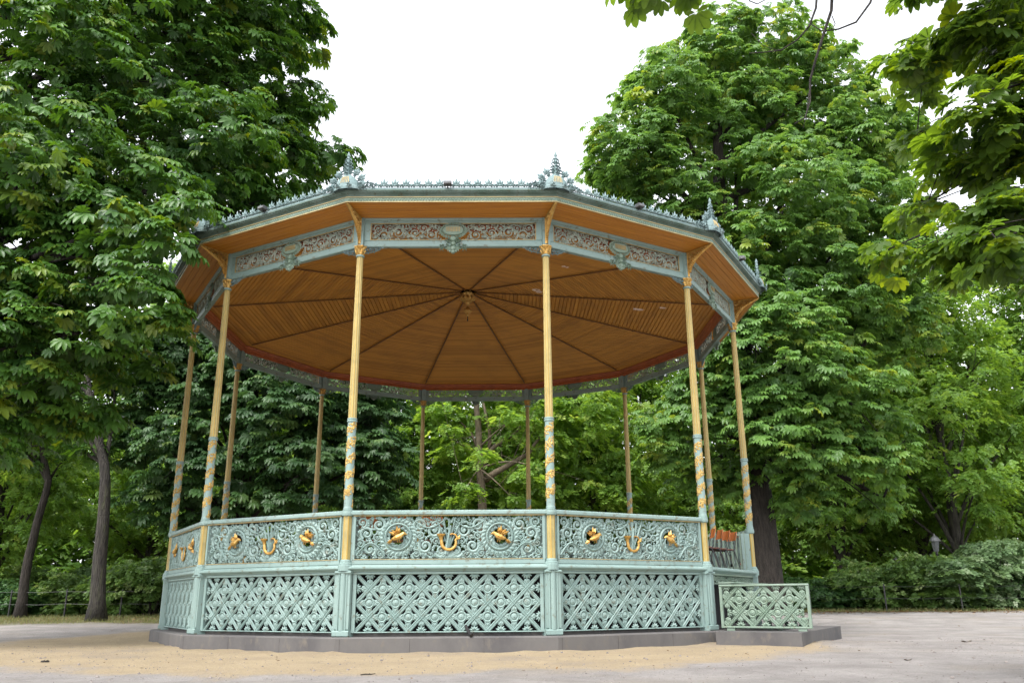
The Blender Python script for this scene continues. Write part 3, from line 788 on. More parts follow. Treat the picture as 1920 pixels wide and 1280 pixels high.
for s in (-1, 1):
    for x, z, r in ((1.50, 8.40, .05), (1.60, 8.42, .065), (1.73, 8.41, .07), (1.86, 8.42, .06)):
        mb.spiral(s * x, z, r, .5 if s > 0 else PI - .5, 1.2, s, .016, yk, .03, 7, .6)
    for k in range(9):
        mb.leaf(s * (1.44 + .055 * k), 8.37, PI / 2 + .5 * math.sin(k * 2.1), .13, .028, yk + .004, .028)
mb.build('cresting', CREST, corn)
around(corn, range(12), rot_side)

mb = MB(); cy = -7.725
def relief_x(q):  # relief standing in the plane across the corner and again across it
    mb.add([(x_, cy + y_, z_) for x_, y_, z_ in q.v], q.f)
    mb.add([(x_, cy - y_, z_) for x_, y_, z_ in q.v], q.f)
def relief_y(q, k=.7):
    mb.add([(y_, cy + x_ * k, z_) for x_, y_, z_ in q.v], q.f)
    mb.add([(-y_, cy + x_ * k, z_) for x_, y_, z_ in q.v], q.f)
pr = [(.27, 8.31), (.27, 8.36), (.24, 8.39), (.235, 8.44), (.20, 8.52), (.15, 8.585), (.09, 8.63), (.07, 8.66)]
n = 20; vs = []; fs = []
for r_, z_ in pr:
    for j in range(n): vs.append((r_ * math.cos(2 * PI * j / n), cy + .55 * r_ * math.sin(2 * PI * j / n), z_))
for i in range(len(pr) - 1):
    for j in range(n): fs.append((i * n + j, i * n + (j + 1) % n, (i + 1) * n + (j + 1) % n, (i + 1) * n + j))
mb.add(vs, fs)
q = MB()
for s in (-1, 1):
    for t, rr in ((.02, .27), (.45, .29), (.92, .27)):
        x, z = s * (rr * math.cos(t) + .01), 8.42 + .30 * math.sin(t)
        xi, zi = s * (.19 * math.cos(t) + .01), 8.40 + .22 * math.sin(t)
        q.strip([(xi, zi), ((x + xi) / 2, (z + zi) / 2 - .015), (x, z)], .011, -.001, .02)
        a = t + .25
        for da, L_ in ((-1.5, .08), (-.8, .115), (-.1, .135), (.6, .115), (1.4, .09), (2.4, .08)): q.leaf(x, z, (a + da) if s > 0 else PI - (a + da), L_, L_ * .34, -.001, .03)
        q.spiral(x * .9, z - .03, .03, 0, 1.0, s, .011, -.001, .024, 0)
    q.spiral(s * .30, 8.37, .06, 0 if s > 0 else PI, 1.2, s, .016, -.04, .03, 6, .5)
    q.spiral(s * .12, 8.36, .045, 0 if s > 0 else PI, 1.2, -s, .014, -.17, .03, 5, .5)
    for k, (z, w_) in enumerate(((8.66, .15), (8.73, .125), (8.80, .10), (8.88, .085), (8.96, .06))):
        q.strip([(0, z), (s * w_ * .6, z + .035), (s * w_, z + .015), (s * w_ * 1.05, z - .012)], [.016, .014, .012, .008], -.001, .024)
        q.leaf(s * .02, z + .02, (.75 if s > 0 else PI - .75), w_ * .9, .02, -.001, .024)
for z, L_ in ((8.66, .12), (8.78, .12), (8.90, .12), (9.0, .16)): q.leaf(0, z, PI / 2, L_, .036, -.001, .036)
relief_x(q)
q2 = MB()
for s in (-1, 1):
    for z, w_ in ((8.66, .13), (8.74, .11), (8.82, .09), (8.90, .07), (8.98, .05)): q2.strip([(0, z), (s * w_ * .6, z + .035), (s * w_, z + .01)], .014, -.001, .024)
relief_y(q2)
mb.lathe([(.05, 8.64), (.03, 8.72), (.04, 8.80), (.022, 8.88), (.034, 8.96), (.02, 9.03), (.03, 9.08), (.006, 9.155)], 9, (0, cy))
fin = mb.build('finial', CREST, band)
mb = MB()
for j in range(6):
    a = -PI / 2 + (j - 2.5) * .15
    mb.tube([(.222 * math.cos(a), cy + .55 * .222 * math.sin(a) - .006, 8.44), (.197 * math.cos(a), cy + .55 * .197 * math.sin(a) - .006, 8.52), (.147 * math.cos(a), cy + .55 * .147 * math.sin(a) - .005, 8.585)], .008, 5)
mb.build('gilt_fluting', GILT, fin)
around(fin, range(12), rot_col)
mb = MB()
pr = [(7.42, 8.34), (5.0, 9.25), (2.2, 10.05), (.01, 10.5)]
vs = []; fs = []
for ap, z in pr:
    for k in range(12):
        a = R(A0 + 30 * k); vs.append((ap / C15 * math.cos(a), ap / C15 * math.sin(a), z))
for i in range(3):
    for k in range(12): fs.append((i * 12 + k, i * 12 + (k + 1) % 12, (i + 1) * 12 + (k + 1) % 12, (i + 1) * 12 + k))
mb.add(vs, fs); roof = mb.build('roof', ZINC, band)
mb = MB()
for k in range(12):
    a = R(A0 + 30 * k); mb.tube([(ap / C15 * math.cos(a), ap / C15 * math.sin(a), z + .02) for ap, z in pr], .035, 6)
mb.build('ridge_rolls', ZINC, roof)

# --- stairs with their lattice cheeks on side 2
stair = MB()
nst = 5; zf, zs = 1.33, .257
for i in range(nst): pass
for u in (-.75,): stair.prof(u - .03, u + .03, [(-AP - .12, .44), (-AP - .96, .44), (-AP - .96, .46), (-AP - .14, 1.12), (-AP - .12, 1.12)])
st_o = stair.build('staircase', TEALW, band); st_o.rotation_euler = (0, 0, rot_side(2))
for i in range(5):
    z = 1.155 - i * .181; v = .11 + i * .225
    t_ = MB(); t_.cbox(-1.5, 1.5, -AP - v - .27, -AP - v, z - .03, z, .01); t_.build('tread', TEALW, st_o)
for u in (-1.40, 0, 1.40):
    for v in (1.04, 1.22):
        t_ = MB(); t_.lathe([(.05, .2565), (.052, .27), (.03, .30), (.045, .335), (.026, .37), (.036, .402)], 8, (u, -AP - v)); t_.build('turned_foot', ZINC, st_o)
mb = MB()
mb.cbox(-1.66, 1.66, -6.79, -6.70, 1.285, 1.331, .012); mb.cbox(-1.66, 1.66, -6.78, -6.70, 1.105, 1.14, .01)
fill_spirals(mb, 0, 1.66, 1.14, 1.285, [], -6.75, .02, 21, .06, .028, .2, 6)
mb.rotation = None
o = mb.build('landing_frieze', TEALW, band); o.rotation_euler = (0, 0, rot_side(2))
for s, u in ((-1, -1.72),):
    mb = MB(); L0, L1 = -.84, .84
    lattice(mb, L0 + .05, L1 - .05, .335, 1.065, 0, .475, .4867, 3)
    mb.cbox(L0, L1, -.045, .03, 1.06, 1.10, .012); mb.cbox(L0, L1, -.045, .03, .30, .337, .01)
    for e in (-1, 1):
        a, b = sorted((e * .84, e * .79)); mb.box(a, b, -.042, .03, .337, 1.06)
    mb.box(L0 + .1, L0 + .25, -.03, .03, .257, .30); mb.box(L1 - .25, L1 - .1, -.03, .03, .257, .30)
    o = mb.build('stair_panel', TEALW, band)
    o.matrix_local = Matrix.Rotation(rot_side(2), 4, 'Z') @ Matrix.Translation((u, -AP - 1.04, 0)) @ Matrix.Rotation(-PI / 2 if s < 0 else PI / 2, 4, 'Z')
    o['label'] = 'stair cheek panel of lattice and rosettes'
# gate leaf standing open, hinged on the pier right of the stairs
mb = MB(); GL = 1.35
mb.box(0, GL, -.02, .02, 2.24, 2.29); mb.box(0, GL, -.02, .02, 1.50, 1.54); mb.box(0, .05, -.022, .022, 1.46, 2.33); mb.box(GL - .05, GL, -.022, .022, 1.46, 2.33)
for i in range(13): mb.box(.09 + i * .097, .09 + i * .097 + .045, -.012, .012, 1.47, 2.32)
gate = mb.build('gate', TEALW, band)
mb = MB()
for z in (2.22, 1.60): mb.lathe([(.035, z - .05), (.04, z), (.035, z + .05)], 10, (-.03, -.03)); mb.box(-.03, .16, -.035, -.022, z - .02, z + .02)
mb.build('hinge', REDW, gate)
gate.matrix_local = Matrix.Rotation(rot_side(2), 4, 'Z') @ Matrix.Translation((1.66, -AP + .10, 0)) @ Matrix.Rotation(R(97), 4, 'Z')

# --- floodlights clipped to the eaves
def floodlight(k, lab):
    t = empty('floodlight'); tag(t, lab, 'floodlight', 'small floodlights on the eaves')
    b = MB(); b.cbox(-.075, .075, -.06, .06, .03, .10, .015); b.build('body', GREYM, t)
    b = MB(); b.box(-.065, .065, -.064, -.0605, .042, .09); b.build('lens', GLASS, t)
    b = MB(); b.box(-.012, .012, .0, .10, .0, .028); b.box(-.03, .03, .08, .16, -.012, .0); b.build('bracket', BLACK, t)
    a = rot_side(k); y_ = 7.60
    t.location = (math.sin(a) * y_ - .07 * math.cos(a), -math.cos(a) * y_ - .07 * math.sin(a), 8.345); t.rotation_euler = (0, 0, a)
floodlight(0, 'small floodlight on the front eave, midway between the two tall finials')
floodlight(11, 'small floodlight on the left slanting eave, near the overhanging leaves')
floodlight(1, 'small floodlight on the eave right of the second tall finial')
floodlight(2, 'small floodlight on the steep right-hand eave beside the green tree')

# --- stacked chairs
def make_chair(lab, group):
    t = empty('cafe_chair'); tag(t, lab, 'chair', group)
    b = MB(); pts = []
    for j in range(20):
        a = 2 * PI * j / 20; c_, s_ = math.cos(a), math.sin(a)
        pts.append((.20 * math.copysign(abs(c_) ** .55, c_), .20 * math.copysign(abs(s_) ** .55, s_)))
    vs = [(x, y_, .452 - .012 * (y_ < -.12)) for x, y_ in pts] + [(x, y_, .470 - .012 * (y_ < -.12)) for x, y_ in pts]
    b.add(vs, [tuple(range(20))[::-1], tuple(range(20, 40))] + [(j, (j + 1) % 20, 20 + (j + 1) % 20, 20 + j) for j in range(20)])
    b.build('seat', BROWNW, t)
    b = MB(); vs = []
    for yo in (0, .014):
        for zi in range(5):
            for xi in range(7):
                x = -.19 + .38 * xi / 6; z = .66 + .20 * zi / 4
                vs.append((x * (1 - .06 * (zi == 4 or zi == 0)), .215 + .05 * zi / 4 + .035 * (1 - (x / .19) ** 2) + yo, z))
    fs = []
    for l_ in (0, 35):
        for zi in range(4):
            for xi in range(6): i_ = l_ + zi * 7 + xi; fs.append((i_, i_ + 1, i_ + 8, i_ + 7))
    edge = [0, 1, 2, 3, 4, 5, 6, 13, 20, 27, 34, 33, 32, 31, 30, 29, 28, 21, 14, 7]
    for i_, e in enumerate(edge): e2 = edge[(i_ + 1) % len(edge)]; fs.append((e, e2, e2 + 35, e + 35))
    b.add(vs, fs); b.build('backrest', ORANGEW, t)
    for s in (-1, 1):
        b = MB(); b.tube([(s * .17, -.16, .44), (s * .18, -.19, .40), (s * .19, -.215, .25), (s * .20, -.23, .012)], .011, 7); b.build('leg', BLACK, t)
        b = MB(); b.tube([(s * .17, .12, .445), (s * .18, .17, .42), (s * .19, .22, .27), (s * .20, .29, .012)], .011, 7); b.build('leg', BLACK, t)
        b = MB(); b.tube([(s * .165, .05, .446), (s * .17, .17, .45), (s * .172, .205, .50), (s * .172, .235, .70), (s * .165, .262, .84)], .010, 7); b.build('back_upright', BLACK, t)
    b = MB(); b.tube([(-.17, -.16, .442), (-.17, .12, .444)], .010, 6); b.tube([(.17, -.16, .442), (.17, .12, .444)], .010, 6); b.build('seat_rail', BLACK, t)
    return t
def sidept(k, u, v):
    a = rot_side(k); return (math.cos(a) * u + math.sin(a) * (AP + v), math.sin(a) * u - math.cos(a) * (AP + v))
GR = 'stacked cafe chairs at the open gate'
labs = ['cafe chair half hidden behind the gold pedestal at the stair opening', 'cafe chair at the stair opening, its orange back just clear of the gold pedestal', 'cafe chair in the row at the opening, between two other orange backs', 'last cafe chair of the row, orange back beside the gate slats']
ch0 = make_chair(labs[0], GR)
for i in range(4):
    c = ch0 if i == 0 else copy_tree(ch0)
    c['label'] = labs[i]
    x, y_ = sidept(2, -.45 + i * .42, -.48 + .03 * i)
    c.location = (x, y_, 1.4265); c.rotation_euler = (0, 0, rot_side(2) + R(-150 + 6 * i))
GR2 = 'cafe chairs stored behind the front railing'
for i, (x, lb) in enumerate(((-1.55, 'cafe chair seen through the front railing, closest to the left gilded bird'), (-.98, 'middle cafe chair seen through the front railing scrolls'), (-.42, 'cafe chair seen through the front railing beside the gilded horn'))):
    c = copy_tree(ch0); c['label'] = lb; c['group'] = GR2
    c.location = (x, -6.30, 1.4265); c.rotation_euler = (0, 0, R(175 + 6 * i))
# --- a short black pipe end leaning on the lattice
mb = MB(); p = np.array([.28, -6.93, .268])
mb.tube([(.325, -7.02, .262), (.225, -6.815, .425)], [.028, .028], 10); mb.tube([(.335, -7.035, .275), (.318, -7.0, .30)], [.034, .034], 10)
o = mb.build('black_pipe', BLACK); tag(o, 'short black pipe end leaning against the front lattice panel', 'pipe')
# ------------------------------------------------------------------ trees, shrubs and other planting
def palmate(leaflets=7, fold=.07, droop=.38, w=.20, simple=True):
    """a hand-shaped chestnut leaf, unit size: drooping folded leaflets round one point"""
    A = {7: [0, .52, -.52, 1.08, -1.08, 1.85, -1.85], 5: [0, .62, -.62, 1.4, -1.4]}[leaflets]
    Ls = {7: [1, .95, .95, .8, .8, .55, .55], 5: [1, .92, .92, .65, .65]}[leaflets]
    V, F = [], []
    for a, l in zip(A, Ls):
        c, s = math.cos(a), math.sin(a)
        if simple:
            loc = [(0, 0, 0), (.62 * l, w * l, -droop * .26 * l + fold * l), (.88 * l, w * .62 * l, -droop * .72 * l + fold * .5 * l), (l, 0, -droop * l), (.88 * l, -w * .62 * l, -droop * .72 * l + fold * .5 * l), (.62 * l, -w * l, -droop * .26 * l + fold * l), (.62 * l, 0, -droop * .34 * l)]
            fc = [(0, 6, 1), (1, 6, 2), (6, 3, 2), (0, 5, 6), (5, 4, 6), (6, 4, 3)]
        else:
            loc = [(.05, 0, .0), (.32 * l, w * .6 * l, fold * .5 * l - .02 * l), (.35 * l, 0, -.03 * l), (.32 * l, -w * .6 * l, fold * .5 * l - .02 * l),
                   (.70 * l, w * 1.15 * l, fold * l - droop * .40 * l), (.72 * l, 0, -droop * .46 * l), (.70 * l, -w * 1.15 * l, fold * l - droop * .40 * l), (l, 0, -droop * l), (.91 * l, w * .75 * l, fold * .6 * l - droop * .78 * l), (.91 * l, -w * .75 * l, fold * .6 * l - droop * .78 * l)]
            fc = [(0, 2, 1), (0, 3, 2), (1, 2, 5), (1, 5, 4), (2, 3, 6), (2, 6, 5), (4, 5, 8), (5, 7, 8), (5, 6, 9), (5, 9, 7)]
        o = len(V)
        V += [(x * c - y * s, x * s + y * c, z) for x, y, z in loc]; F += [tuple(o + i for i in f) for f in fc]
    return np.array(V), np.array(F)
def sprig(n=7, seed=1, wide=.34, leaf=.42):
    """a short twig's worth of simple leaves, unit size"""
    rg = random.Random(seed); V, F = [], []
    for i in range(n):
        t = (i + .5) / n; bx = t * .7; sd_ = 1 if i % 2 else -1
        a = sd_ * rg.uniform(.5, 1.2) if i < n - 1 else 0; l = leaf * rg.uniform(.8, 1.15); w = l * wide
        c, s = math.cos(a), math.sin(a); z0 = -.18 * t * t + rg.uniform(-.06, .06); dz = rg.uniform(-.35, .12) * l; tw = rg.uniform(-.4, .4) * w
        loc = [(0, 0, 0), (.5 * l, w, dz * .4 + tw + .05 * l), (l, 0, dz), (.5 * l, -w, dz * .4 - tw + .05 * l)]
        o = len(V); V += [(bx + x * c - y * s, x * s + y * c, z0 + z) for x, y, z in loc]; F += [(o, o + 2, o + 1), (o, o + 3, o + 2)]
    return np.array(V), np.array(F)
PALM7 = palmate(7); PALMN = palmate(7, simple=False, droop=.26, w=.20)
SPRIG = sprig(7, 1); SPRIG2 = sprig(6, 5, .42, .5)

def foliage_mesh(name, C, A, U, S, T, m, tone):
    """N leaves: centres C, pointing A, up U, sizes S, stamped from template T"""
    A = A / np.linalg.norm(A, axis=1, keepdims=True)
    Y = np.cross(U, A); Y /= np.linalg.norm(Y, axis=1, keepdims=True) + 1e-9
    Z = np.cross(A, Y)
    tv, tf = T; n = len(C); k = len(tv)
    V = C[:, None, :] + S[:, None, None] * (tv[None, :, 0:1] * A[:, None, :] + tv[None, :, 1:2] * Y[:, None, :] + tv[None, :, 2:3] * Z[:, None, :])
    F = tf[None] + (np.arange(n) * k)[:, None, None]
    return np_mesh(name, V.reshape(-1, 3), F.reshape(-1, 3), m, np.repeat(np.clip(tone, 0, 1), k))

def spray_leaves(pads, outs, rg, per=11, prad=.45, size=.33, droop=.8, tone0=.42, tonev=.16, flat=.35):
    """leaves of each branch end: an umbrella of leaves hanging outward from the pad centre"""
    n = len(pads); N = n * per
    P = np.repeat(pads, per, 0); O = np.repeat(outs, per, 0)
    th = rg.uniform(0, 2 * PI, N); rr = np.sqrt(rg.uniform(0, 1, N)) * np.repeat(rg.uniform(.7, 1.3, n), per) * prad
    side = np.stack([-O[:, 1], O[:, 0], np.zeros(N)], 1); side /= np.linalg.norm(side, axis=1, keepdims=True) + 1e-9
    oh = np.stack([O[:, 0], O[:, 1], np.zeros(N)], 1); oh /= np.linalg.norm(oh, axis=1, keepdims=True) + 1e-9
    d = oh * np.cos(th)[:, None] + side * np.sin(th)[:, None]
    C = P + d * rr[:, None]
    C[:, 2] += -droop * rr ** 2 / prad * .6 - flat * prad * np.cos(th) * rr / prad * .5 + rg.normal(0, .12 * prad, N)
    A = d * (.45 + rr / prad)[:, None] + oh * .5 + rg.normal(0, .36, (N, 3)); A[:, 2] -= .2 + .5 * rr / prad
    U = np.tile([0., 0, 1.], (N, 1)) + oh * .35 + rg.normal(0, .30, (N, 3))
    S = size * rg.uniform(.62, 1.25, N) * np.repeat(rg.uniform(.8, 1.2, n), per)
    tone = np.repeat(rg.normal(tone0, tonev, n), per) + rg.normal(0, .13, N)
    tone = np.where(rg.uniform(0, 1, N) < .012, 1.0, tone)
    return C, A, U, S, tone
def crown_pads(lobes, axis, rg, dens=1.0, prad=.45, inner=.35, up=.45):
    """branch ends spread over and through the lobes (x,y,z,rx,rz)"""
    L_ = np.array(lobes); out_p, out_o = [], []
    for i, (x, y, z, r, rz) in enumerate(L_):
        n = max(4, int(dens * 4 * PI * r * (r + rz) / 2 / (PI * prad ** 2)))
        v = rg.normal(0, 1, (n, 3)); v /= np.linalg.norm(v, axis=1, keepdims=True)
        rad = np.where(rg.uniform(0, 1, n) < inner, rg.uniform(.3, .8, n), rg.uniform(.82, 1.12, n))
        p = np.array([x, y, z]) + v * rad[:, None] * np.array([r, r, rz])
        keep = np.ones(n, bool)
        for j, (X, Y_, Z_, R_, RZ) in enumerate(L_):
            if j == i: continue
            q = (p - np.array([X, Y_, Z_])) / np.array([R_, R_, RZ])
            keep &= ~(((q ** 2).sum(1) < .38) & (rg.uniform(0, 1, n) < .75))
        p, v = p[keep], v[keep]
        o = v * .7 + .5 * np.stack([p[:, 0] - axis[0], p[:, 1] - axis[1], np.zeros(len(p))], 1) / (np.hypot(p[:, 0] - axis[0], p[:, 1] - axis[1])[:, None] + .5)
        o[:, 2] = o[:, 2] * .5 + up * .3
        out_p.append(p); out_o.append(o / (np.linalg.norm(o, axis=1, keepdims=True) + 1e-9))
    return np.concatenate(out_p), np.concatenate(out_o)
def bez(a, b, c, n=9):
    a, b, c = map(np.array, (a, b, c))
    return [tuple((1 - t) ** 2 * a + 2 * t * (1 - t) * b + t * t * c) for t in np.linspace(0, 1, n)]
def trunk_mesh(mb, pts, r0, r1, rg, flare=1.5, n=14):
    """tapered trunk with a spreading foot"""
    P = np.array(pts, float); m = 14; q = []
    s = np.linspace(0, len(P) - 1, m)
    for t in s:
        i = min(int(t), len(P) - 2); f = t - i; q.append(P[i] * (1 - f) + P[i + 1] * f)
    h = np.array([p[2] for p in q]) - q[0][2]
    rad = r0 + (r1 - r0) * h / h[-1] + r0 * (flare - 1) * np.exp(-h / (r0 * 1.1))
    o = len(mb.v); mb.tube(q, list(rad), n)
    for i in range(o, len(mb.v)):
        x, y, z = mb.v[i]; k = .035 * r0 * math.sin(i * 2.4) * (1 + math.exp(-(z - q[0][2]) / r0) * 2.5)
        a = i % n; mb.v[i] = (x + k * math.cos(2 * PI * a / n), y + k * math.sin(2 * PI * a / n), z)
    return q
def limbs(mb, q, lobes, pads, rg, r=.16, twigs=5, h_lo=.35, n=6, rmin=.62):
    """boughs from trunk to every lobe, and twigs onward to some branch ends"""
    base = np.array(q[0]); top = np.array(q[-1])
    for (x, y, z, R_, RZ) in lobes:
        if R_ < rmin: continue
        t = np.clip((z - R_ * 1.2 - base[2]) / (top[2] - base[2] + 1e-6) - rg.uniform(.05, .2), h_lo, .98)
        i = t * (len(q) - 1); k = min(int(i), len(q) - 2); a = np.array(q[k]) * (1 - (i - k)) + np.array(q[k + 1]) * (i - k)
        c = np.array([x, y, z - RZ * .15]); mid = (a + c) / 2 + np.array([0, 0, .12 * np.linalg.norm(c - a)]) + rg.normal(0, .04, 3) * np.linalg.norm(c - a)
        b = bez(a, mid, c, 9); rr = r * rg.uniform(.7, 1.15)
        mb.tube(b, list(np.linspace(rr, rr * .28, 9)), n)
        if len(pads):
            d = np.linalg.norm(pads - c, axis=1); near = np.argsort(d)[:max(60, twigs * 6)]
            for j in rg.choice(near, min(twigs, len(near)), replace=False):
                p = pads[j]; s0 = np.array(b[rg.integers(5, 9)])
                mb.tube(bez(s0, (s0 + p) / 2 + np.array([0, 0, .12]), p + np.array([0, 0, -.05]), 5), [rr * .26, rr * .2, rr * .15, rr * .1, .012], 4)

def pix_lobes(L_, jit, seed, kz=.9):
    """lobes given by where they show in the photograph, with a true depth and size"""
    rg = random.Random(seed); out = []
    for px, py, Y, rp in L_:
        Yj = Y + rg.uniform(-jit, jit); p = at(px, py, Yj); d = np.dot(p - CAM, _f); r = rp * d / FPX
        out.append((p[0], p[1], p[2], r, r * kz))
    return out
def big_tree(name, label, cat, group, lobes, trunk_pts, r0, r1, seed, leafm, bark, T, per, prad, size, dens, inner=.35, tone0=.42, limb_r=.16, twigs=5, droop=.8, flare=1.5, h_lo=.35, gaps=()):
    rg = np.random.default_rng(seed)
    base = np.array(trunk_pts[0], float)
    root = empty(name, base); tag(root, label, cat, group)
    pads, outs = crown_pads(lobes, (base[0], base[1]), rg, dens, prad, inner)
    for gx_, gy_, gz_, gr_ in gaps:
        k = np.linalg.norm(pads - np.array([gx_, gy_, gz_]), axis=1) > gr_; pads, outs = pads[k], outs[k]
    mb = MB(); q = trunk_mesh(mb, trunk_pts, r0, r1, rg, flare); limbs(mb, q, lobes, pads, rg, limb_r, twigs, h_lo)
    tr = mb.build('trunk', bark, root, True); tr.location = -base
    C, A, U, S, tone = spray_leaves(pads, outs, rg, per, prad, size, droop, tone0)
    cr = link('crown', foliage_mesh('crown', C - base, A, U, S, T, leafm, tone), root)
    return root

# --- the large horse chestnut on the right
RL = [(1330, 110, 11, 95), (1430, 110, 11, 105), (1250, 175, 11, 85), (1185, 270, 10.5, 80), (1135, 320, 10.5, 50), (1370, 250, 11.5, 120), (1510, 170, 12, 105), (1590, 250, 12, 105), (1650, 275, 12, 75),
      (1470, 370, 9.5, 130), (1610, 400, 11, 115), (1700, 470, 11, 70), (1290, 370, 11, 100), (1220, 350, 11, 70), (1400, 510, 9.5, 110), (1540, 540, 9, 130), (1670, 610, 10.5, 85), (1470, 660, 8.8, 120), (1590, 740, 9.5, 95),
      (1660, 850, 10, 55), (1270, 800, 11.5, 75), (1345, 730, 11.5, 80), (1310, 880, 11.5, 55), (1450, 800, 9, 80), (1540, 860, 9.5, 70), (1390, 880, 10.5, 55), (1500, 930, 10, 40), (1655, 930, 10.5, 35), (1415, 620, 9.2, 70), (1330, 600, 11, 90)]
cx, cy_ = 11.1, 11.2
big_tree('horse_chestnut', 'huge bright green horse chestnut rising right of the bandstand roof', 'tree', 'horse chestnuts round the bandstand', pix_lobes(RL, 1.5, 2),
         [(cx, cy_, gz(cx, cy_) - .1), (cx + .05, cy_, 3), (cx - .1, cy_, 8), (cx - .55, cy_, 14), (cx - .5, cy_, 19), (cx - .2, cy_, 23)], .60, .16, 12, LEAF_R, BARKD, PALM7, 13, .44, .29, 1.3, tone0=.55, limb_r=.17, twigs=6, gaps=[(*at(1384, 350, 9.6), 1.25), (*at(1375, 310, 8.0), .9), (*at(1430, 880, 8), 1.1)])
# --- the large horse chestnut on the left, standing nearer than the bandstand's middle
LL = [(545, 50, 0, 65), (470, 130, -1, 105), (555, 190, 0, 62), (585, 300, 0, 48), (505, 290, -1, 85), (370, 90, -2, 125), (400, 250, -2, 115), (440, 350, -1.5, 55), (250, 40, -3, 140), (110, 110, -4, 145), (240, 230, -4, 130), (90, 300, -5, 145),
      (275, 350, -5, 90), (300, 470, -6.6, 46), (170, 450, -5, 125), (30, 480, -5, 130), (250, 552, -6.6, 55), (150, 610, -5, 105), (30, 650, -5, 110), (100, 755, -5, 75), (235, 660, -4.6, 60), (-20, 800, -4.5, 70),
      (-150, 250, -5, 190), (-150, 560, -5, 160), (185, 770, -4, 45), (640, 275, 0.5, 18), (500, 375, 0, 55), (345, 392, -6.6, 34), (372, 374, -6.2, 26), (315, 440, -6.8, 30), (300, 520, -7.0, 28), (312, 585, -6.6, 22), (220, 420, -6.0, 75), (110, 390, -6.2, 85), (60, 560, -6.2, 80), (200, 520, -6.4, 60), (425, 415, -.5, 48), (565, 365, 1, 35), (300, 610, -5.5, 35), (-200, 0, -4, 200), (150, -100, -3, 170), (420, -80, -1.5, 130)]
bx, by = -14.6, -3.2
big_tree('horse_chestnut', 'dark spreading horse chestnut whose leaves overhang the left roof corner', 'tree', 'horse chestnuts round the bandstand', pix_lobes(LL, 1.0, 5),
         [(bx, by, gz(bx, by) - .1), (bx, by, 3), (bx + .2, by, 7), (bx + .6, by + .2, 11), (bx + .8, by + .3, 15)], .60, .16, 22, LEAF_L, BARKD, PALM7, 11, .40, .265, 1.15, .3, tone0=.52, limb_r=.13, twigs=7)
# --- the dark chestnut behind the left of the bandstand
DL = [(300, 720, 12, 70), (400, 745, 11, 75), (520, 760, 11.5, 85), (640, 820, 12, 85), (715, 850, 12.5, 55), (560, 880, 11, 85), (440, 890, 10.5, 80), (330, 845, 11, 72), (285, 925, 11, 50), (250, 810, 11.5, 50), (700, 770, 12.5, 60), (470, 680, 12, 80),
      (620, 720, 13, 75), (360, 960, 11.5, 45), (680, 930, 12, 50), (560, 640, 13, 80), (350, 640, 13, 75)]
dx, dy = -9.4, 12.6
big_tree('horse_chestnut', 'shaded blue-green horse chestnut behind the left half of the bandstand', 'tree', 'horse chestnuts round the bandstand', pix_lobes(DL, 1.0, 8),
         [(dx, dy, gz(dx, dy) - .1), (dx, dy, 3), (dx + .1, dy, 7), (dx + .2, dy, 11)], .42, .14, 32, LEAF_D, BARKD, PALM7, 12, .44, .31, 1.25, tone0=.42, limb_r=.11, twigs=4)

# --- the chestnut beside the photographer: only its low boughs reach into view
NL = [(1900, 90, -14.6, 60), (1860, 250, -14.7, 60), (1830, 400, -14.5, 60), (1900, 380, -14.9, 60), (1905, 210, -15, 60), (1780, 50, -14.4, 45), (1850, 30, -14.6, 55), (1740, 110, -14.2, 55), (1830, 190, -14.8, 60), (1690, 110, -14.0, 28), (1890, 300, -14.8, 60), (1790, 300, -14.2, 45), (1740, 380, -14, 35), (1665, 468, -14, 24), (1780, 470, -14.4, 50), (1870, 450, -14.8, 55), (1800, 520, -14.4, 25), (1720, 250, -14.0, 16),
      (1960, 150, -15, 90), (1980, 420, -15, 90), (1930, -60, -15, 90), (1770, -70, -14.8, 70)]
TL = [(1282, -62, -16.6, 8), (1200, -74, -16.6, 7), (1290, -130, -16.6, 30), (1400, -140, -16.4, 30)]
nx_, ny_ = 8.9, -14.4
nr = np.random.default_rng(77)
nlobes = pix_lobes(NL, .35, 3, .8); tlobes = pix_lobes(TL, .1, 4, .5)
root = empty('horse_chestnut', (nx_, ny_, 0)); tag(root, 'near horse chestnut whose backlit boughs hang into the upper right corner', 'tree', 'horse chestnuts round the bandstand')
pads, outs = crown_pads(nlobes + tlobes, (nx_, ny_), nr, 1.45, .20, .5)
C, A, U, S, tone = spray_leaves(pads, outs, nr, 6, .22, .18, 1.1, .45, .22)
b0 = np.array([nx_, ny_, 0.])
o = link('crown', foliage_mesh('crown', C - b0, A, U, S, PALMN, LEAF_N, tone), root)
mb = MB(); q = trunk_mesh(mb, [(nx_, ny_, -.1), (nx_, ny_, 2.5), (nx_ - .1, ny_ - .1, 6), (nx_, ny_, 10)], .34, .16, nr); 
for (x, y, z, R_, RZ) in nlobes:
    a = np.array([nx_ - .05, ny_, min(9.0, max(4.0, z + .6))]); c = np.array([x, y, z]); mid = (a + c) / 2 + np.array([0, 0, .5]) + nr.normal(0, .12, 3)
    b = bez(a, mid, c, 10); mb.tube(b, list(np.linspace(.026, .008, 10)), 6)
    d = np.linalg.norm(pads - c, axis=1)
    for j in np.argsort(d)[:14:2]:
        pj = pads[j]; s0 = np.array(b[nr.integers(6, 10)]); mb.tube(bez(s0, (s0 + pj) / 2 + nr.normal(0, .06, 3), pj, 5), [.008, .007, .006, .005, .004], 4)
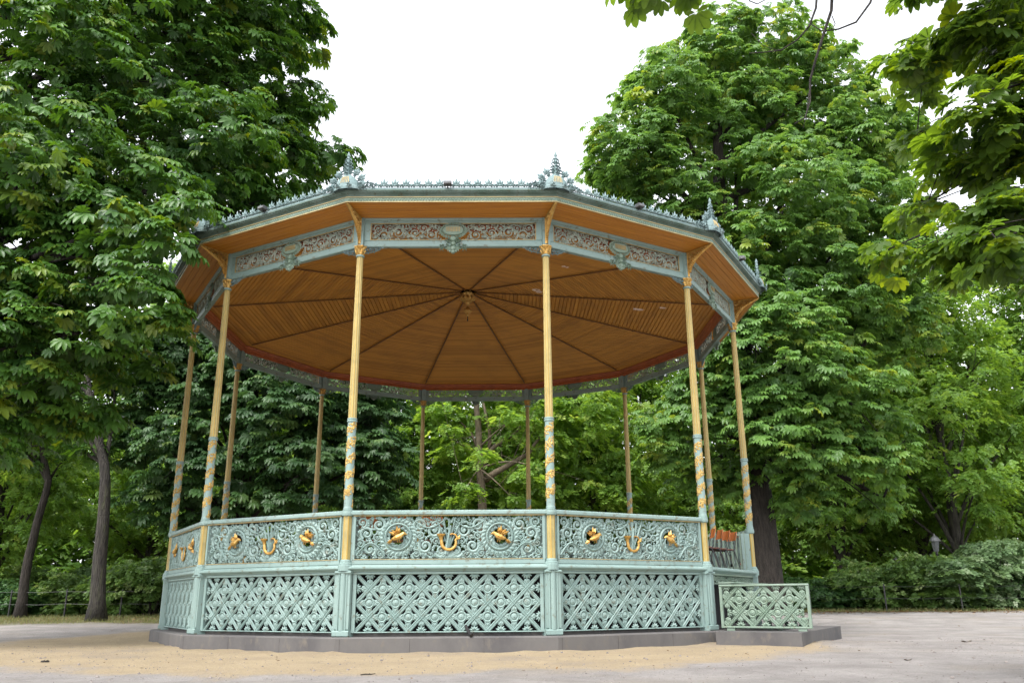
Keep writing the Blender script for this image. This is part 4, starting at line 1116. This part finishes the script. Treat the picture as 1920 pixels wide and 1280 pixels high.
for (x, y, z, R_, RZ) in tlobes[-2:]:
    c = np.array([x, y, z + .15]); a = np.array([nx_, ny_, 9.3]); mb.tube(bez(a, (a + c) / 2 + np.array([0, 0, 1.6]), c, 12), list(np.linspace(.06, .012, 12)), 6)
    mb.tube(bez(c, c + np.array([-.2, 0, -.05]), np.array([tlobes[0][0], tlobes[0][1], tlobes[0][2] + .1]), 6), [.012, .01, .009, .008, .006, .005], 5)
mb.build('trunk', BARKD, root, True).location = -b0
mb = MB()
def twig(pts, r0, r1): mb.tube([tuple(at(px, py, Y)) for px, py, Y in pts], list(np.linspace(r0, r1, len(pts))), 5)
twig([(1560, -120, -15.4), (1562, -40, -15.3), (1559, 20, -15.2), (1545, 62, -15.1), (1530, 110, -15.1), (1519, 150, -15), (1519, 190, -15), (1510, 220, -15), (1490, 232, -15)], .019, .006)
twig([(1650, -60, -15.2), (1632, 5, -15.2), (1605, 42, -15.2), (1572, 55, -15.15), (1548, 58, -15.1)], .013, .007)
twig([(1534, -40, -15.1), (1530, 15, -15.1), (1517, 50, -15.1), (1495, 75, -15), (1465, 94, -15), (1435, 98, -15), (1405, 100, -15)], .013, .005)
twig([(1520, 45, -15.1), (1540, 58, -15.1), (1549, 60, -15.1)], .006, .006); twig([(1459, 96, -15), (1430, 85, -15), (1408, 62, -15)], .005, .003)
twig([(1519, 160, -15), (1512, 215, -15), (1506, 240, -15)], .005, .003); twig([(1560, 30, -15.2), (1566, 45, -15.2), (1561, 55, -15.2)], .005, .004)
twig([(1400, -40, -15.4), (1405, 2, -15.4), (1420, 8, -15.4), (1435, 0, -15.4), (1450, -40, -15.4)], .007, .004)
mb.build('bare_twig', BARKD, root, True).location = -b0

# --- park trees beyond, small-leaved: three grown once, then copied
def park_tree(seed, H, Rr, leafm, bark, nl, lean=0.0, clear=.28, trunk_r=.32, dens=.95):
    rg = np.random.default_rng(seed); root = empty('park_tree')
    lobes = []
    for i in range(nl):
        t = (i + .5) / nl; h = H * (clear + (1.02 - clear) * t); w = Rr * (math.sin(PI * min(1, .18 + .86 * t)) ** .6)
        a = i * 2.4 + rg.uniform(-.5, .5); d = w * rg.uniform(.35, .75); r = Rr * rg.uniform(.34, .5)
        lobes.append((lean * h + d * math.cos(a), d * math.sin(a), h - r * .4, r, r * .8))
    pads, outs = crown_pads(lobes, (0, 0), rg, dens, .6, .4)
    mb = MB(); q = trunk_mesh(mb, [(0, 0, -.4), (lean * H * .2, 0, H * .2), (lean * H * .45, .1, H * .45), (lean * H * .8, 0, H * .82)], trunk_r, .07, rg, 1.35); limbs(mb, q, lobes, pads, rg, trunk_r * .36, 5, .22)
    mb.build('trunk', bark, root, True)
    C, A, U, S, tone = spray_leaves(pads, outs, rg, 13, .62, .52, .6, .45, .17)
    link('crown', foliage_mesh('crown', C, A, U, S, SPRIG, leafm, tone), root)
    return root
PT = [park_tree(41, 19, 5.2, LEAF_P, BARK, 20), park_tree(42, 17, 4.6, LEAF_W, BARKD, 18, .05), park_tree(43, 21, 5.6, LEAF_W, BARK, 22, -.03, .2)]
spots = [  # x, y, kind, scale, turn, label
    (24.5, 22, 0, 1.0, 0, 'pale green park tree behind the lamp posts at the right edge'),
    (33, 26, 2, 1.15, 2, 'park tree beyond the shrubs at the far right, rightmost of the row'),
    (19.2, 24, 1, 1.0, 1.1, 'leaning park tree in the gap right of the huge chestnut'),
    (15, 30, 2, .85, 4, 'park tree seen past the trunk of the huge chestnut'),
    (28.5, 34, 0, 1.1, 3.3, 'tall park tree far behind the right-hand lamp post'),
    (6.6, 29, 0, .88, 5.2, 'park tree seen between the two right rear columns'),
    (-5.2, 28, 2, .86, .4, 'park tree seen between the two left rear columns'),
    (-21.5, 17.5, 1, .78, 2.6, 'dark leaning park tree at the far left edge'),
    (-12.9, 24, 0, .9, 1.6, 'park tree whose pale trunk shows just left of the bandstand'),
    (-18.5, 27, 2, .95, 3.0, 'tall park tree between the two left-hand trunks'),
    (-27, 25, 0, 1.0, 5.5, 'sunlit pale park tree beyond the left hedge, leftmost of the row'),
    (-33, 33, 2, 1.05, .9, 'park tree far behind the left hedge'),
    (-9.5, 36, 2, .95, 1.2, 'park tree glimpsed behind the dark chestnut, left of the rear columns'),
    (2.0, 37, 0, 1.0, 2.2, 'park tree filling the view behind the forking plane tree'),
    (10.5, 36, 2, .95, 3.9, 'park tree behind the rightmost rear column'),
    (-2.5, 33, 1, .9, 4.4, 'slender park tree left of the forking plane tree'),
    (23.5, 30, 2, .95, 5.0, 'bushy park tree behind the fainter lamp post'),
    (40, 36, 1, 1.1, 1.9, 'farthest park tree beyond the right-hand shrubs'),
]
fresh = [True] * 3
for x, y, k, s, a, lab in spots:
    o = PT[k] if fresh[k] else copy_tree(PT[k]); fresh[k] = False
    o.location = (x, y, float(gz(x, y))); o.scale = (s, s, s * 1.0); o.rotation_euler = (0, 0, a); tag(o, lab, 'tree', 'park trees beyond the square')
# --- the plane tree behind the middle of the bandstand, forking low
px0 = at(905, 950, 24); pb = (px0[0], 24, .3)
PL = [(845, 820, 21.5, 30), (950, 790, 21.5, 32), (900, 845, 21.0, 20), (1000, 870, 21.5, 30), (870, 920, 21.5, 26), (960, 930, 21.5, 24), (830, 780, 24, 60), (900, 730, 25, 70), (980, 760, 24, 60), (1050, 800, 24, 65), (1120, 770, 24, 60), (1180, 860, 25, 60), (1090, 890, 25, 55), (1000, 900, 26, 50), (850, 880, 26, 50), (790, 860, 25, 45), (820, 680, 25, 70), (950, 650, 25, 80), (1080, 690, 25, 70), (1160, 930, 25, 40), (1030, 950, 26, 40), (830, 950, 26, 40)]
plobes = pix_lobes(PL, 1.2, 6)
prg = np.random.default_rng(9); root = empty('plane_tree', pb); tag(root, 'plane tree forking low, framed by the middle rear columns', 'tree', 'park trees beyond the square')
pads, outs = crown_pads(plobes, (pb[0], pb[1]), prg, .8, .6, .4)
mb = MB(); pB = np.array(pb)
P_ = lambda px, py, Y=24: tuple(at(px, py, Y))
q = trunk_mesh(mb, [(pb[0], 24, .2), P_(905, 950), P_(900, 880), P_(897, 800), P_(893, 760), P_(890, 690)], .33, .12, prg, 1.3)
mb.tube([P_(908, 900), P_(930, 885), P_(960, 868), P_(990, 850, 23.6), P_(1015, 815, 23.4)], [.20, .17, .14, .11, .07], 8)
mb.tube([P_(905, 880), P_(912, 850), P_(935, 830), P_(962, 815, 24.4), P_(985, 790, 24.6)], [.18, .15, .12, .09, .05], 8)
mb.tube([P_(918, 845), P_(918, 810), P_(912, 780), P_(906, 755)], [.12, .10, .09, .06], 7); mb.tube([P_(899, 850), P_(885, 815), P_(868, 795), P_(850, 780)], [.09, .07, .05, .03], 6)
limbs(mb, q, plobes[:6], pads, prg, .07, 4, .4)
mb.build('trunk', BARKP, root, True).location = -pB
C, A, U, S, tone = spray_leaves(pads, outs, prg, 13, .62, .50, .6, .5, .17)
link('crown', foliage_mesh('crown', C - pB, A, U, S, SPRIG2, LEAF_P, tone), root)
# --- the two trunks left of the bandstand
t1 = at(182, 1155, 9.5)
K1 = [(120, 760, 10.5, 70), (215, 720, 11, 75), (40, 720, 11.5, 75), (150, 640, 11, 100), (40, 600, 12, 100), (260, 640, 12, 80), (170, 830, 11, 45), (60, 830, 12, 50)]
big_tree('lime_tree', 'stout grey lime trunk standing on the verge left of the bandstand', 'tree', 'park trees beyond the square', pix_lobes(K1, 1, 3),
         [(t1[0], 9.5, gz(t1[0], 9.5) - .1), tuple(at(186, 1060, 9.5)), tuple(at(195, 960, 9.5)), tuple(at(198, 880, 9.5)), tuple(at(172, 770, 9.7)), tuple(at(160, 690, 10))], .27, .11, 52, LEAF_L, BARK, SPRIG2, 12, .5, .40, .8, tone0=.45, limb_r=.09, twigs=4, flare=1.5, h_lo=.62)
t2 = at(40, 1140, 13)
K2 = [(75, 790, 14, 60), (130, 850, 14, 45), (20, 830, 14, 60), (70, 700, 14, 80), (-40, 760, 14, 80)]
big_tree('lime_tree', 'thin dark trunk leaning right and forking, at the far left edge', 'tree', 'park trees beyond the square', pix_lobes(K2, 1, 3),
         [(t2[0], 13, gz(t2[0], 13) - .1), tuple(at(50, 1060, 13)), tuple(at(72, 970, 13)), tuple(at(92, 905, 13)), tuple(at(80, 850, 13)), tuple(at(76, 760, 13))], .20, .09, 53, LEAF_W, BARKD, SPRIG, 12, .5, .40, .8, tone0=.5, limb_r=.08, twigs=4, flare=1.4, h_lo=.6)

# --- the wood behind everything
wr = np.random.default_rng(15); N = 60000
X = wr.uniform(-75, 85, N); Yw = wr.uniform(44, 60, N); hmax = 14 + 3 * np.sin(X * .31) + 2 * np.sin(X * .83 + 1); Zw = wr.uniform(0, 1, N) ** 1.1 * hmax
ang = wr.uniform(0, 2 * PI, N)
A = np.stack([np.cos(ang), -np.abs(np.sin(ang)), wr.uniform(-.6, .1, N)], 1); U = np.tile([0., -.3, 1.], (N, 1)) + wr.normal(0, .3, (N, 3))
tone = wr.normal(.45, .16, N) + .12 * np.sin(X * .5 + Zw * .6)
o = link('distant_wood', foliage_mesh('distant_wood', np.stack([X, Yw, Zw], 1), A, U, wr.uniform(.9, 1.7, N), SPRIG, LEAF_W, tone)); tag(o, 'pale green far woodland closing the view behind the trees', 'woodland', kind='stuff')

# --- shrubs
def shrub(seed, leafm, H=2.0, Rr=1.3, nl=9):
    rg = np.random.default_rng(seed); root = empty('shrub'); lobes = []
    for i in range(nl):
        a = i * 2.4; d = Rr * rg.uniform(.1, .75); r = Rr * rg.uniform(.38, .6); lobes.append((d * math.cos(a), d * math.sin(a), H * rg.uniform(.2, .78), r, r * .8))
    pads, outs = crown_pads(lobes, (0, 0), rg, 1.0, .22, .35)
    mb = MB()
    for j in rg.choice(len(pads), 26, replace=False):
        p = pads[j]; mb.tube(bez((rg.uniform(-.2, .2), rg.uniform(-.2, .2), -.1), (p[0] * .4, p[1] * .4, p[2] * .6), p, 6), [.02, .018, .015, .012, .009, .006], 4)
    mb.build('stems', BARKD, root)
    C, A, U, S, tone = spray_leaves(pads, outs, rg, 9, .22, .26, .5, .45, .18)
    k = C[:, 2] > -.02
    link('leaves', foliage_mesh('leaves', C[k], A[k], U[k], S[k], SPRIG2, leafm, tone[k]), root)
    return root
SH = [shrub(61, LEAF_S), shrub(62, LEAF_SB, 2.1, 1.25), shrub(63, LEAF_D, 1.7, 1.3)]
sfresh = [True] * 3
sspots = [ # px, depth, kind, scale xy, scale z, label
    (1475, 16.5, 2, 1.15, .85, 'low dark shrub right behind the stair panel'),
    (1545, 16.2, 2, 1.2, .80, 'dark green shrub behind the wire fence, next to the stair panel'),
    (1610, 16.6, 0, 1.25, .95, 'mid green shrub left of the thin fence post'),
    (1680, 16.0, 0, 1.2, 1.0, 'mid green shrub in front of the fainter lamp post'),
    (1752, 15.2, 0, 1.25, 1.22, 'leafy shrub beneath the clearer lamp post'),
    (1815, 14.4, 1, 1.3, 1.05, 'silvery green shrub spilling over the fence towards the gravel'),
    (1880, 14.8, 1, 1.35, 1.42, 'tall silvery shrub at the right edge'),
    (1945, 15.2, 2, 1.3, 1.15, 'dark shrub cut by the right edge of the picture'),
    (1630, 20, 0, 1.3, 1.15, 'taller shrub standing back between the two lamp posts'),
    (1850, 19.5, 0, 1.5, 1.5, 'tall green shrub behind the silvery ones'),
    (20, 15.5, 2, 1.2, .9, 'dark shrub at the left edge behind the fence'),
    (85, 16, 2, 1.15, .85, 'dark shrub at the foot of the leaning trunk'),
    (140, 15.2, 0, 1.1, .9, 'green shrub left of the stout lime trunk'),
    (232, 14.8, 0, 1.2, 1.0, 'green shrub between the stout trunk and the bandstand'),
    (285, 14.2, 0, 1.3, 1.25, 'bright shrub touching the left end of the bandstand'),
    (60, 21, 0, 1.4, 1.2, 'paler shrub farther back behind the left hedge'),
    (210, 20.5, 1, 1.3, 1.1, 'greyish shrub farther back beside the stout trunk'),
    (340, 17, 2, 1.3, 1.1, 'dark shrub mostly hidden behind the left railing'),
    (1420, 18, 2, 1.3, 1.1, 'dark shrub behind the chestnut trunk'),
]
for i, (px, Y, k, s, sz, lab) in enumerate(sspots):
    o = SH[k] if sfresh[k] else copy_tree(SH[k]); sfresh[k] = False
    p = at(px, 1120, Y); o.location = (p[0], Y, float(gz(p[0], Y))); o.scale = (s, s, sz); o.rotation_euler = (0, 0, i * 1.7); tag(o, lab, 'shrub', 'shrubs along the planting beds')

# --- low wire fences in front of the beds
def fence(label, x0, x1, y0, y1, n):
    root = empty('wire_fence', (x0, y0, 0)); tag(root, label, 'fence')
    P0 = []
    for i in range(n):
        t = i / (n - 1); x, y = x0 + (x1 - x0) * t, y0 + (y1 - y0) * t; z = float(gz(x, y)); P0.append((x - x0, y - y0, z))
        b = MB(); b.lathe([(.032, z - .1), (.032, z + 1.02), (.02, z + 1.05)], 8, (x - x0, y - y0)); b.build('post', BLACK, root)
    for h in (.50, .96):
        b = MB()
        for a, c in zip(P0[:-1], P0[1:]): b.tube([(a[0], a[1] - .035, a[2] + h), ((a[0] + c[0]) / 2, (a[1] + c[1]) / 2 - .035, (a[2] + c[2]) / 2 + h - .03), (c[0], c[1] - .035, c[2] + h)], .006, 5)
        b.build('wire', BLACK, root)
fence('low two-wire fence with thin posts along the right-hand shrubs', 10.5, 31.5, 13.6, 12.4, 8)
fence('low wire fence with dark posts along the left-hand hedge', -29, -9.5, 13.2, 12.8, 10)

# --- lamp posts
def lamp(px, py_top, Y, label):
    p = at(px, py_top, Y); g0 = float(gz(p[0], Y)); H = p[2] - g0
    root = empty('lamp_post', (p[0], Y, g0)); tag(root, label, 'lamp post', 'park lamp posts among the shrubs')
    b = MB(); b.lathe([(.11, -.05), (.11, .5), (.075, .6), (.055, .9), (.04, H - .95), (.06, H - .92), (.05, H - .80)], 10); b.build('pole', BLACK, root)
    b = MB(); b.lathe([(.12, H - .80), (.19, H - .34)], 6); b.build('lantern', GLASS, root)
    b = MB(); b.lathe([(.25, H - .345), (.24, H - .30), (.16, H - .17), (.06, H - .10), (.03, H - .05), (.02, H)], 12); b.build('cap', GREYM, root)
lamp(1751, 1000, 17.6, 'grey capped park lamp post rising from the right-hand shrubs')
lamp(1683, 1036, 21.5, 'smaller fainter lamp post half sunk in the shrubs')

# --- thin turf and fallen leaves along the beds, scattered bits on the gravel
gr = np.random.default_rng(31); N = 26000
gx = np.where(gr.uniform(0, 1, N) < .6, gr.uniform(-34, -8, N), gr.uniform(9, 36, N)); gy = np.where(gx > 0, gr.uniform(12.2, 16, N), gr.uniform(7.6, 15, N))
BL = (np.array([(0, -.05, 0), (0, .05, 0), (.55, .03, .05), (.55, -.03, .05), (1, 0, -.08)]), np.array([(0, 1, 2), (0, 2, 3), (3, 2, 4)]))
A = np.stack([gr.normal(0, .5, N), gr.normal(0, .5, N), np.ones(N)], 1); U = gr.normal(0, 1, (N, 3))
o = link('verge_grass', foliage_mesh('verge_grass', np.stack([gx, gy, gz(gx, gy)], 1), A, U, gr.uniform(.06, .17, N), BL, GRASS, gr.normal(.5, .25, N))); tag(o, 'thin yellowing grass along the foot of the hedges', 'grass', kind='stuff')
N = 2600
lx = np.concatenate([gr.uniform(9.5, 36, 1700), gr.uniform(-30, -8, 350), gr.uniform(-12, 22, 550)]); ly = np.concatenate([gr.normal(11.9, .9, 1700), gr.normal(10.8, .8, 350), gr.uniform(-13, 9, 550)])
ok = np.hypot(lx, ly) > 7.6; lx, ly = lx[ok], ly[ok]; n = len(lx)
A = np.stack([gr.normal(0, 1, n), gr.normal(0, 1, n), gr.normal(0, .12, n)], 1); U = np.tile([0, 0, 1.], (n, 1)) + gr.normal(0, .25, (n, 3))
LF = (np.array([(0, 0, 0), (.5, .28, .10), (1, 0, .02), (.5, -.28, .06)]), np.array([(0, 2, 1), (0, 3, 2)]))
near = ly < 9
o = link('fallen_leaves', foliage_mesh('fallen_leaves', np.stack([lx, ly, gz(lx, ly) + .012], 1), A, U, np.where(near, gr.uniform(.015, .07, n), gr.uniform(.06, .16, n)), LF, LITTER, gr.normal(.45, .25, n))); tag(o, 'dry fallen leaves scattered over the gravel and along the beds', 'leaf litter', kind='stuff')
pn = 7000
px_ = gr.uniform(-12, 14, pn); py_ = -18.5 + 15 * gr.uniform(0, 1, pn) ** .8; ok = np.hypot(px_, py_) > 7.5; px_, py_ = px_[ok], py_[ok]; pn = len(px_)
OCT = (np.array([(1, 0, 0), (-.8, .1, 0), (0, .9, .1), (.1, -1, 0), (0, 0, .7), (0, 0, -.7)]), np.array([(0, 2, 4), (2, 1, 4), (1, 3, 4), (3, 0, 4), (2, 0, 5), (1, 2, 5), (3, 1, 5), (0, 3, 5)]))
o = link('pebbles', foliage_mesh('pebbles', np.stack([px_, py_, gz(px_, py_) + .002], 1), gr.normal(0, 1, (pn, 3)) * [1, 1, .2], np.tile([0, 0, 1.], (pn, 1)) + gr.normal(0, .2, (pn, 3)), gr.uniform(.004, .014, pn) * (1 + 1.6 * (gr.uniform(0, 1, pn) < .06)), OCT, PEB, np.full(pn, .5))); tag(o, 'small loose stones strewn over the gravel', 'gravel', kind='stuff')

# --- single bits lying on the gravel
def ground_bit(px, py, build, name, label, cat, m):
    d = ray(px, py); k = -CAM[2] / d[2]; p = CAM + d * k; z = float(gz(p[0], p[1])); p = CAM + d * ((z - CAM[2]) / d[2])
    b = MB(); build(b); o = b.build(name, m); o.location = (p[0], p[1], z + .004); tag(o, label, cat); return o
def curl(L, W):
    def f(b):
        n = 7; vs = []
        for i in range(n):
            u = i / (n - 1); w = W * math.sin(PI * min(1, .06 + .9 * u)) ** .7
            e = .3 * W * (2 * u - 1) ** 2; vs += [(L * (u - .5), -w, .30 * W + e + .15 * W * math.sin(9 * u)), (L * (u - .5), 0, e + .05 * W), (L * (u - .5), w * .9, .22 * W + e)]
        b.add(vs, [q for i in range(n - 1) for q in ((3 * i, 3 * i + 3, 3 * i + 4, 3 * i + 1), (3 * i + 1, 3 * i + 4, 3 * i + 5, 3 * i + 2))])
    return f
DRYL = mat('dry_brown_leaf', (0.10, 0.065, 0.04), 0.8, col2=(0.05, 0.035, 0.025), nscale=20)
ground_bit(1812, 1204, curl(.20, .06), 'dry_leaf', 'curled dark dry leaf lying alone on the right-hand gravel', 'leaf', DRYL)
ground_bit(1702, 1238, curl(.11, .035), 'dry_leaf', 'small dry leaf on the gravel right of the sand apron', 'leaf', DRYL)
def stick(b): b.tube([(-.09, 0, .01), (-.03, .012, .014), (.03, -.004, .012), (.09, .02, .016)], [.006, .008, .007, .004], 6); b.tube([(.0, .0, .012), (.03, .035, .02)], [.005, .003], 5)
ground_bit(690, 1266, stick, 'twig', 'short forked twig lying on the sand in front of the bandstand', 'twig', BARKD).rotation_euler = (0, 0, .3)
def clod(b):
    rg = random.Random(3)
    for i in range(5):
        x, y, r = rg.uniform(-.05, .05), rg.uniform(-.03, .03), rg.uniform(.02, .04); b.lathe([(r * .9, 0), (r, r * .3), (r * .6, r * .75), (.004, r * .9)], 7, (x, y))
ground_bit(84, 1241, clod, 'soil_clod', 'dark crumbled clod of soil on the sand at the lower left', 'clod', BARKD)
